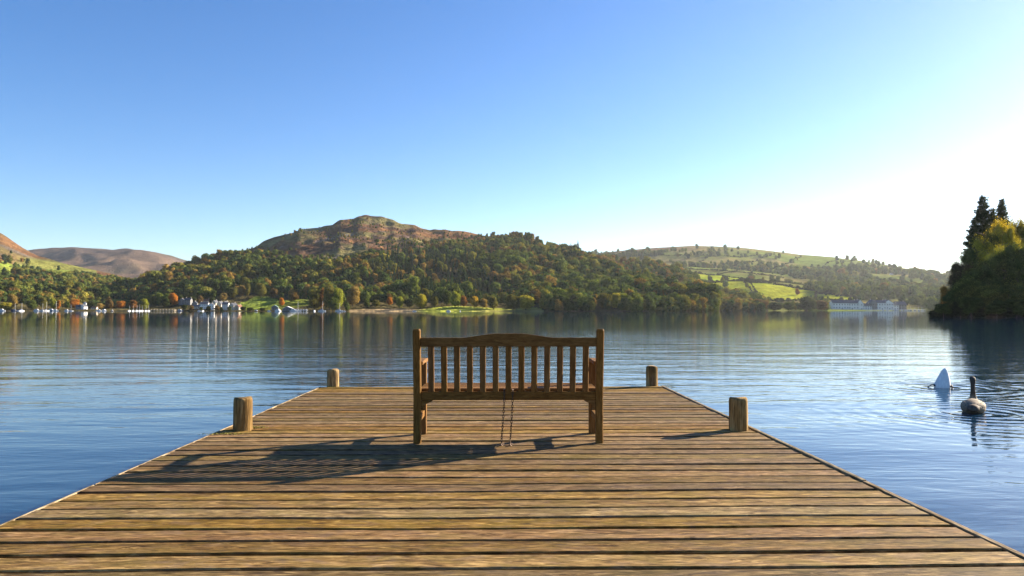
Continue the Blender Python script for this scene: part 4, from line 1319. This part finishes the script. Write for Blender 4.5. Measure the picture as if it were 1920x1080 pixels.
# ------------------------------------------------------------------ jetty
def DPX(py):                       # ground depth of a deck pixel row
    return on_z(937, py, DECK).y
X_L, X_R = -2.44, 2.225
Y_END = 10.33
PITCHW = 0.1855
jetty = empty('timber_jetty', ((X_L + X_R) / 2, 5.0, DECK))
tag(jetty, 'weathered timber jetty of crosswise planks running out into the lake', 'jetty')
JC = Vector(((X_L + X_R) / 2, 5.0, DECK))
PLEN = X_R - X_L
def plank_mesh(seed, w, th=0.055):
    """slightly warped board with softened edges, along X"""
    r = random.Random(seed)
    n = 22
    V, Fc = [], []
    ph = [r.uniform(0, 6.28) for _ in range(4)]
    c = 0.006
    for i in range(n + 1):
        x = -PLEN / 2 + PLEN * i / n
        u = x / PLEN
        wob = 0.0035 * math.sin(u * 7 + ph[0]) + 0.002 * math.sin(u * 17 + ph[1])
        wa = w / 2 + 0.0025 * math.sin(u * 23 + ph[2]) + r.uniform(-0.0012, 0.0012)
        wb = w / 2 + 0.0025 * math.sin(u * 19 + ph[3]) + r.uniform(-0.0012, 0.0012)
        zz = 0.0025 * math.sin(u * 9 + ph[1])
        cup = 0.0022
        sec = [(-wa, -th), (-wa, -c), (-wa + c, 0.0), (0, -cup), (wb - c, 0.0), (wb, -c), (wb, -th)]
        for a, b in sec:
            V.append((x, a + wob, b + zz))
    m = 7
    for i in range(n):
        for k in range(m):
            k2 = (k + 1) % m
            Fc.append((i * m + k, (i + 1) * m + k, (i + 1) * m + k2, i * m + k2))
    Fc.append(tuple(range(m))); Fc.append(tuple(n * m + k for k in range(m - 1, -1, -1)))
    me = mesh_pd('plank', V, Fc)
    me.materials.append(M['plank'])
    return me
PL = [plank_mesh(i, PITCHW - 0.026 - 0.003 * (i % 3)) for i in range(8)]
y = Y_END - PITCHW / 2
rp = random.Random(5)
while y > 0.9:
    o = link_mesh('plank', PL[rp.randrange(8)], None, jetty, (rp.uniform(-0.014, 0.008), y - JC.y + rp.uniform(-0.003, 0.003), rp.uniform(-0.003, 0.002)))
    o.rotation_euler = (rp.uniform(-0.006, 0.006), 0, rp.uniform(-0.0012, 0.0012) + (math.pi if rp.random() < 0.5 else 0))
    y -= PITCHW
for s, x in ((-1, X_L - 0.02), (1, X_R + 0.028)):
    ew = 0.014 if s < 0 else 0.034
    ez = -0.079 if s < 0 else -0.073
    segs = [(0.9, 4.6), (4.61, 7.9), (7.91, Y_END + 0.02)]
    for a, b in segs:
        link_mesh('edge_board', box_mesh('edge_board', ew, b - a, 0.16, 0.004), M['edge'], jetty, (x - JC.x + rp.uniform(-0.003, 0.003), (a + b) / 2 - JC.y, ez + rp.uniform(-0.002, 0.002)))
link_mesh('end_board', box_mesh('end_board', PLEN - 0.02, 0.035, 0.16, 0.004), M['plank'], jetty, (0, Y_END + 0.022 - JC.y, -0.09))
for x in np.linspace(X_L + 0.15, X_R - 0.15, 6):
    link_mesh('joist', box_mesh('joist', 0.075, Y_END - 0.95, 0.17), M['beam'], jetty, (x - JC.x, (0.9 + Y_END) / 2 - JC.y, -0.146))
PILE = sweep_mesh('pile', [(0, 0, -2.6), (0, 0, -1.0), (0, 0, -0.23)], [0.085, 0.085, 0.083], 12); PILE.materials.append(M['beam'])
for yy in (2.5, 6.5, 10.15):
    for x in (X_L + 0.5, X_R - 0.5):
        link_mesh('pile', PILE, None, jetty, (x - JC.x, yy - JC.y, 0))

# mooring posts through the deck corners
def mooring_post(px, base_py, dia, h, seed, label, lean=(0, 0)):
    p = on_z(px, base_py, DECK)
    p.y += dia / 2
    r = random.Random(seed)
    n = 18
    V, Fc = [], []
    zs = [-2.2, -0.1, 0.0, h * 0.3, h * 0.65, h - 0.035, h - 0.014, h - 0.002]
    rs = [1.0, 1.0, 1.0, 0.99, 0.985, 0.98, 0.95, 0.86]
    ang = [r.uniform(-0.03, 0.03) for _ in range(n)]
    for z, q in zip(zs, rs):
        for k_ in range(n):
            th = 2 * math.pi * k_ / n
            rr = dia / 2 * q * (1 + ang[k_] + r.uniform(-0.012, 0.012))
            V.append((rr * math.cos(th) + lean[0] * z, rr * math.sin(th) + lean[1] * z, z + (0.006 * math.sin(th * 2 + seed) if z > h * 0.9 else 0)))
    for i in range(len(zs) - 1):
        for k_ in range(n):
            k2 = (k_ + 1) % n
            Fc.append((i * n + k_, i * n + k2, (i + 1) * n + k2, (i + 1) * n + k_))
    c = len(V); V.append((lean[0] * h, lean[1] * h, h + 0.002))
    b = (len(zs) - 1) * n
    for k_ in range(n): Fc.append((b + k_, b + (k_ + 1) % n, c))
    me = mesh_pd('mooring_post', V, Fc, True)
    o = link_mesh('mooring_post', me, M['post'], None, p, (0, 0, r.uniform(0, 6)))
    tag(o, label, 'post', 'round timber mooring posts at the jetty edges')
    return o
mooring_post(449, 809, 0.168, 0.285, 3, 'peeling timber post with moss at its foot beside the long bench shadow')
mooring_post(1390, 809, 0.165, 0.285, 8, 'dark timber post casting its own long shadow onto the near planks')
mooring_post(622, 725.5, 0.17, 0.235, 13, 'short timber post at the far jetty corner nearer the village')
mooring_post(1224.5, 724.5, 0.165, 0.275, 19, 'timber post at the far jetty corner nearer the swans')

# moss round the post feet
def moss_patch(px, py, sx, sy, n, seed):
    r = np.random.default_rng(seed)
    c = on_z(px, py, DECK)
    P = np.stack([r.normal(0, sx, n), r.normal(0, sy, n), np.abs(r.normal(0.0, 0.004, n)) + 0.001], 1)
    N = np.stack([r.normal(0, 0.7, n), r.normal(0, 0.7, n), np.ones(n)], 1)
    V, T = leaf_tris(P, N, 0.007, r)
    V[:, 2] = np.clip(V[:, 2], 0.0005, 0.007)
    me = mesh_np('moss', V, T)
    o = link_mesh('moss', me, M['moss'], None, c)
    return o
ms = []
for i, a in enumerate(((478, 802, 0.05, 0.03, 260), (425, 814, 0.09, 0.025, 300), (640, 726, 0.12, 0.03, 220), (770, 724, 0.16, 0.02, 260), (1255, 726, 0.04, 0.05, 140))):
    ms.append(moss_patch(*a, 40 + i))
bm = bmesh.new()
for o in ms:
    t = o.data.copy(); t.transform(Matrix.Translation(o.location)); bm.from_mesh(t); bpy.data.meshes.remove(t)
for o in ms: bpy.data.objects.remove(o)
mm = bpy.data.meshes.new('moss'); bm.to_mesh(mm); bm.free()
tag(link_mesh('moss', mm, M['moss']), 'yellow green moss on the planks round the post feet', 'moss', kind='stuff')

# ------------------------------------------------------------------ bench
BY = on_z(937, 831.5, DECK).y            # rear face of the rear legs
XB0, XB1 = (776 - 937) / FPX * BY, (1131 - 937) / FPX * BY
BX = (XB0 + XB1) / 2
BW = XB1 - XB0
bench = empty('garden_bench', (BX, BY, DECK))
tag(bench, 'brown slatted wooden bench with an arched top rail seen from behind', 'bench')
PW = 0.059
BD = 0.50                                # leg to leg depth (outer)
def lean(z):                             # the back leans towards the camera above the seat
    return -0.075 * max(0, (z - 0.36) / 0.55)
for s in (-1, 1):
    x = s * (BW / 2 - PW / 2)
    zs = [0.0, 0.2, 0.36, 0.6, 0.893, 0.907]
    V, Fc = [], []
    for i, z in enumerate(zs):
        k_ = 1.0 if i < len(zs) - 1 else 0.82
        y0 = lean(z)
        c = 0.007
        q = PW / 2 * k_
        for dx, dy in ((-q + c, -q), (q - c, -q), (q, -q + c), (q, q - c), (q - c, q), (-q + c, q), (-q, q - c), (-q, -q + c)):
            V.append((x + dx, PW / 2 + y0 + dy, z))
    for i in range(len(zs) - 1):
        for a in range(8):
            b_ = (a + 1) % 8
            Fc.append((i * 8 + a, i * 8 + b_, (i + 1) * 8 + b_, (i + 1) * 8 + a))
    Fc.append(tuple(range(7, -1, -1))); Fc.append(tuple((len(zs) - 1) * 8 + a for a in range(8)))
    link_mesh('rear_post', mesh_pd('rear_post', V, Fc), M['bench_z'], bench)
    # front leg up to the armrest
    fx = s * (BW / 2 - 0.03)
    link_mesh('front_leg', box_mesh('front_leg', 0.06, 0.055, 0.615, 0.004, 1, (fx, BD - 0.028, 0.3075)), M['bench_z'], bench)
    # armrest, rounded nose
    out = [(PW - 0.02, 0.616), (PW - 0.02, 0.646), (0.3, 0.652), (0.50, 0.644), (0.545, 0.63), (0.55, 0.62), (0.53, 0.612), (0.4, 0.618), (0.2, 0.622)]
    a = link_mesh('armrest', prism_mesh('armrest', out, 0.075, 'x', 0.004), M['bench_y'], bench, (s * (BW / 2 - 0.034), 0.0, 0))
    link_mesh('side_stretcher', box_mesh('side_stretcher', 0.032, BD - PW - 0.055, 0.05, 0.003, 1, (s * (BW / 2 - 0.03), PW + (BD - PW - 0.055) / 2, 0.18)), M['bench_y'], bench)
    link_mesh('side_rail', box_mesh('side_rail', 0.032, BD - PW - 0.055, 0.065, 0.003, 1, (s * (BW / 2 - 0.03), PW + (BD - PW - 0.055) / 2, 0.372)), M['bench_y'], bench)
    # corner brace below the rear rail
    br = [(0, 0.338), (0.095, 0.338), (0.075, 0.325), (0.03, 0.305), (0.018, 0.27), (0.0, 0.255)]
    br = [(s * (BW / 2 - PW - a_), b_) for a_, b_ in br]
    link_mesh('corner_brace', prism_mesh('corner_brace', br, 0.028, 'y', 0.002), M['bench_x'], bench, (0, 0.03, 0))
IN = BW - 2 * PW
# top rail with the raised middle
n = 40
outl = []
for i in range(n + 1):
    u = -IN / 2 + IN * i / n
    q = abs(u) / (IN / 2)
    outl.append((u, 0.838 + 0.034 * (1 - sstep(0.12, 0.56, q))))
outl += [(IN / 2, 0.768), (-IN / 2, 0.768)]
link_mesh('top_rail', prism_mesh('top_rail', outl, 0.036, 'y', 0.003), M['bench_x'], bench, (0, PW / 2 + lean(0.80), 0))
link_mesh('lower_back_rail', box_mesh('lower_back_rail', IN, 0.036, 0.068, 0.004, 1, (0, PW / 2 + lean(0.375), 0.374)), M['bench_x'], bench)
za, zb = 0.406, 0.77
slat = box_mesh('slat', 0.048, 0.027, math.hypot(zb - za, lean(zb) - lean(za)) + 0.006, 0.005)
slat.materials.append(M['bench_z'])
tilt = math.atan2(-(lean(zb) - lean(za)), zb - za)
for i in range(13):
    link_mesh('back_slat', slat, None, bench, ((i - 6) * 0.1022, PW / 2 + (lean(za) + lean(zb)) / 2, (za + zb) / 2), (tilt, 0, 0))
ss = box_mesh('seat_slat', IN + 0.04, 0.062, 0.022, 0.004); ss.materials.append(M['bench_x'])
for i in range(6):
    link_mesh('seat_slat', ss, None, bench, (0, 0.085 + i * 0.078, 0.419 - 0.004 * math.sin(i / 5 * 3.14)), (0, 0, 0))
link_mesh('front_apron', box_mesh('front_apron', IN - 0.02, 0.03, 0.065, 0.003, 1, (0, BD - 0.028, 0.370)), M['bench_x'], bench)
link_mesh('seat_bearer', box_mesh('seat_bearer', 0.03, BD - PW - 0.06, 0.05, 0.003, 1, (0, PW + (BD - PW - 0.06) / 2, 0.378)), M['bench_y'], bench)

# chains hanging from the lower rail to the deck
def torus_link(L, W, wire, n=16, m=6):
    V, Fc = [], []
    for i in range(n):
        th = 2 * math.pi * i / n
        cx, cz = W / 2 * math.cos(th), (L / 2) * math.sin(th)
        nx, nz = math.cos(th), math.sin(th)
        for j in range(m):
            ph = 2 * math.pi * j / m
            V.append((cx + wire * math.cos(ph) * nx, wire * math.sin(ph), cz + wire * math.cos(ph) * nz))
    for i in range(n):
        for j in range(m):
            i2, j2 = (i + 1) % n, (j + 1) % m
            Fc.append((i * m + j, i2 * m + j, i2 * m + j2, i * m + j2))
    return mesh_pd('link', V, Fc, True)
LINK = torus_link(0.027, 0.014, 0.0027); LINK.materials.append(M['chain'])
def chain(px_top, px_bot, y_top, y_bot, label, seed):
    ztop = DECK + 0.416
    ytop = BY + 0.010
    x0 = (px_top - 937) / FPX * ytop
    ybot = BY - 0.02
    x1 = (px_bot - 937) / FPX * ybot
    pts = [Vector((x0, BY + 0.045, ztop + 0.004)), Vector((x0, BY + 0.002, ztop - 0.004)), Vector((x0, BY - 0.004, ztop - 0.08)),
           Vector((x0 + (x1 - x0) * 0.4, BY - 0.006, DECK + 0.2)), Vector((x1, ybot, DECK + 0.015)), Vector((x1 + 0.012, ybot - 0.05, DECK + 0.008)), Vector((x1 - 0.01, ybot - 0.10, DECK + 0.007))]
    P = [Vector(p) for p in catmull(pts, 12)]
    root = empty('chain', (x1, ybot, DECK))
    tag(root, label, 'chain', 'chains hanging under the bench')
    acc = 0; step = 0.0205; nxt = 0; idx = 0
    for a, b in zip(P[:-1], P[1:]):
        seg = (b - a).length
        while nxt <= acc + seg:
            f = (nxt - acc) / seg
            p = a.lerp(b, f)
            d = (b - a).normalized()
            q = d.to_track_quat('Z', 'X')
            o = link_mesh('link', LINK, None, root, p - root.location)
            o.rotation_mode = 'QUATERNION'
            from mathutils import Quaternion
            o.rotation_quaternion = q @ Quaternion((0, 0, 1), (math.pi / 2 if idx % 2 else 0.0) + 0.35)
            idx += 1
            nxt += step
        acc += seg
chain(945.5, 940.5, 735, 830, 'rusty chain hanging under the bench closer to the village side', 1)
chain(961, 957, 735, 830, 'rusty chain hanging under the bench closer to the swans side', 2)

# ------------------------------------------------------------------ swans
def feather_mat(name, a, b, scale=30.0, stretch=(1, 1, 1), rough=0.8, neck=None):
    m, nt, bs = new_mat(name)
    k = NT(nt)
    tc = k.node('ShaderNodeTexCoord').outputs['Object']
    vo = k.node('ShaderNodeTexVoronoi', feature='F1')
    k.link(k.mapping(tc, stretch), vo.inputs['Vector'])
    vo.inputs['Scale'].default_value = scale
    n_ = k.noise(tc, 14, 4)
    f = k.math('ADD', k.math('MULTIPLY', vo.outputs['Distance'], 0.9), k.math('MULTIPLY', n_, 0.5))
    cc = k.ramp(f, [(0.25, a), (0.75, b)])
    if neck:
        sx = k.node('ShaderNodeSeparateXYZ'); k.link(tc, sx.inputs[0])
        cc = k.mix(k.ramp(sx.outputs[2], [(0.2, 0.0), (0.26, 1.0)]), cc, neck)  # neck and head darkened by height: shade put into the feather colour
    k.link(cc, bs.inputs['Base Color'])
    bs.inputs['Roughness'].default_value = rough
    bs.inputs['Specular IOR Level'].default_value = 0.2
    k.link(k.bump(f, 0.35, 0.003), bs.inputs['Normal'])
    try:
        bs.inputs['Subsurface Weight'].default_value = 0.15
        bs.inputs['Subsurface Radius'].default_value = (0.02, 0.02, 0.02)
    except Exception: pass
    return m
M['swan_white'] = feather_mat('white_feathers', (0.86, 0.86, 0.86), (0.72, 0.72, 0.73), 22, (1, 1, 0.4))
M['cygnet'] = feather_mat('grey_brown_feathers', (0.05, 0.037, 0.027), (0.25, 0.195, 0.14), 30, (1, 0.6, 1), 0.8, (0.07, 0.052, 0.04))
M['cygnet_dark'] = feather_mat('dark_tail_feathers', (0.05, 0.035, 0.028), (0.12, 0.085, 0.06), 26, (1, 0.5, 1))
M['foot'] = plain_mat('black_webbed_foot', (0.02, 0.02, 0.022), 0.5, 0.2, 40)
M['bill'] = plain_mat('grey_pink_bill', (0.2, 0.13, 0.11), 0.4, 0.15, 40)

def upending_swan():
    root = empty('swan', (SWAN_W.x, SWAN_W.y, 0), -math.atan2(SWAN_W.x, SWAN_W.y))
    root.scale = (0.92, 0.92, 0.92)
    tag(root, 'white swan upending with its tail pointing up out of the water', 'swan')
    path = catmull([(-0.02, 0.06, -0.22), (-0.012, 0.03, -0.10), (0, 0, 0.0), (0.008, 0, 0.09), (0.022, 0.0, 0.18), (0.034, 0.0, 0.27), (0.044, -0.005, 0.35), (0.052, -0.012, 0.425)], 4)
    rad = catmull([(0.10, 0.09, 0), (0.145, 0.12, 0), (0.155, 0.14, 0), (0.148, 0.125, 0), (0.124, 0.1, 0), (0.093, 0.075, 0), (0.064, 0.052, 0), (0.018, 0.014, 0)], 4)
    link_mesh('body', sweep_mesh('body', path, [(r_[0], r_[1]) for r_ in rad], 24), M['swan_white'], root)
    # folded wing tips against the back
    for s in (-1, 1):
        wp_ = catmull([(s * 0.125, 0.05, -0.06), (s * 0.13, 0.045, 0.05), (s * 0.105 + 0.015, 0.03, 0.15), (s * 0.06 + 0.03, 0.02, 0.26), (s * 0.022 + 0.042, 0.01, 0.34)], 4)
        wr = catmull([(0.02, 0.06, 0), (0.03, 0.085, 0), (0.026, 0.07, 0), (0.016, 0.045, 0), (0.005, 0.012, 0)], 4)
        link_mesh('wing', sweep_mesh('wing', wp_, [(r_[0], r_[1]) for r_ in wr], 12), M['swan_white'], root)
    for k_ in range(5):
        a = (k_ - 2) * 0.16
        fp = [(0.05 + math.sin(a) * 0.02, -0.01, 0.33), (0.052 + math.sin(a) * 0.05, -0.012, 0.385), (0.053 + math.sin(a) * 0.06, -0.014, 0.425 - 0.11 * abs(a))]
        link_mesh('tail_feather', sweep_mesh('tail_feather', fp, [(0.014, 0.006), (0.018, 0.006), (0.012, 0.004)], 8), M['swan_white'], root)
    # legs and webbed feet paddling at the surface
    f = link_mesh('leg', sweep_mesh('leg', [(-0.12, -0.05, 0.03), (-0.165, -0.06, 0.065), (-0.20, -0.06, 0.06)], [0.022, 0.018, 0.015], 8), M['foot'], root)
    V = [(-0.195, -0.065, 0.085), (-0.205, -0.055, 0.07), (-0.26, -0.09, 0.02), (-0.29, -0.05, 0.0), (-0.255, 0.0, 0.015), (-0.2, -0.06, 0.062), (-0.255, -0.09, 0.005), (-0.285, -0.05, -0.015), (-0.25, 0.0, 0.0)]
    Fc = [(0, 2, 3), (0, 3, 4), (5, 7, 6), (5, 8, 7), (0, 5, 6, 2), (2, 6, 7, 3), (3, 7, 8, 4), (4, 8, 5, 0)]
    link_mesh('web', mesh_pd('web', V, Fc), M['foot'], f)
    f = link_mesh('leg', sweep_mesh('leg', [(0.15, -0.04, 0.02), (0.172, -0.06, 0.075), (0.185, -0.06, 0.04), (0.18, -0.07, -0.03)], [0.016, 0.014, 0.016, 0.02], 8), M['foot'], root)
upending_swan()

def cygnet():
    hd = Vector((SWAN_G.x, SWAN_G.y, 0)).normalized()
    root = empty('cygnet', SWAN_G + hd * 0.2, -math.atan2(hd.x, hd.y))
    tag(root, 'grey brown young swan swimming away with its neck upright', 'swan')
    pts = [(0, -0.36, 0.105), (0, -0.30, 0.10), (0, -0.2, 0.085), (0, -0.06, 0.07), (0, 0.1, 0.07), (0, 0.2, 0.10), (0, 0.245, 0.16), (0, 0.245, 0.23), (0.0, 0.23, 0.32), (0.0, 0.225, 0.40), (0.0, 0.24, 0.455), (0, 0.275, 0.475), (0, 0.32, 0.462), (0, 0.36, 0.448)]
    rad = [(0.025, 0.012), (0.075, 0.035), (0.125, 0.085), (0.165, 0.125), (0.15, 0.125), (0.1, 0.095), (0.062, 0.062), (0.041, 0.042), (0.032, 0.033), (0.031, 0.032), (0.041, 0.042), (0.042, 0.042), (0.03, 0.03), (0.016, 0.015)]
    P = catmull(pts, 4)
    Q = catmull([(a, b, 0) for a, b in rad], 4)
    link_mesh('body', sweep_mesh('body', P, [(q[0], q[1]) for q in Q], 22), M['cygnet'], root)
    link_mesh('bill', sweep_mesh('bill', [(0, 0.35, 0.45), (0, 0.39, 0.44), (0, 0.43, 0.432)], [(0.016, 0.014), (0.014, 0.009), (0.006, 0.004)], 10), M['bill'], root)
    for s in (-1, 1):
        wp_ = catmull([(s * 0.085, 0.15, 0.075), (s * 0.112, 0.05, 0.085), (s * 0.108, -0.08, 0.09), (s * 0.075, -0.2, 0.10), (s * 0.035, -0.3, 0.115)], 5)
        wr = catmull([(0.03, 0.03, 0), (0.05, 0.07, 0), (0.055, 0.072, 0), (0.045, 0.05, 0), (0.012, 0.01, 0)], 5)
        w_ = link_mesh('wing', sweep_mesh('wing', wp_, [(q[0], q[1]) for q in wr], 14), M['cygnet'], root)
        for row in range(2):
            for k_ in range(5):
                yy = 0.03 - k_ * 0.055
                xx = s * (0.10 - 0.010 * k_ + 0.035 * row)
                zz = 0.168 - 0.03 * row - 0.004 * k_
                link_mesh('feather', sweep_mesh('feather', [(xx, yy + 0.05, zz - 0.006), (xx * 0.97, yy, zz), (xx * 0.9, yy - 0.06, zz - 0.012)], [(0.012, 0.003), (0.02, 0.005), (0.005, 0.002)], 8), M['cygnet'], w_)
    link_mesh('tail', sweep_mesh('tail', [(0, -0.22, 0.085), (0, -0.32, 0.085), (0, -0.385, 0.075), (0, -0.41, 0.07)], [(0.09, 0.06), (0.085, 0.055), (0.06, 0.03), (0.03, 0.008)], 14), M['cygnet_dark'], root)
cygnet()

# ------------------------------------------------------------------ haze
hz_me = box_mesh('haze', 13400, 8200, 624.0)
hz = link_mesh('haze', hz_me, None, None, (0, 3650, 308.0))
hm = bpy.data.materials.new('lake_haze')
hm.use_nodes = True
hn = hm.node_tree
hn.nodes.clear()
ho = hn.nodes.new('ShaderNodeOutputMaterial')
pv = hn.nodes.new('ShaderNodeVolumePrincipled')
pv.inputs['Color'].default_value = (0.86, 0.92, 1.0, 1)
pv.inputs['Density'].default_value = 2.6e-5
pv.inputs['Anisotropy'].default_value = 0.42
hn.links.new(pv.outputs[0], ho.inputs['Volume'])
hz.data.materials.append(hm)
tag(hz, 'thin pale morning haze over the lake and the hills', 'haze', kind='stuff')
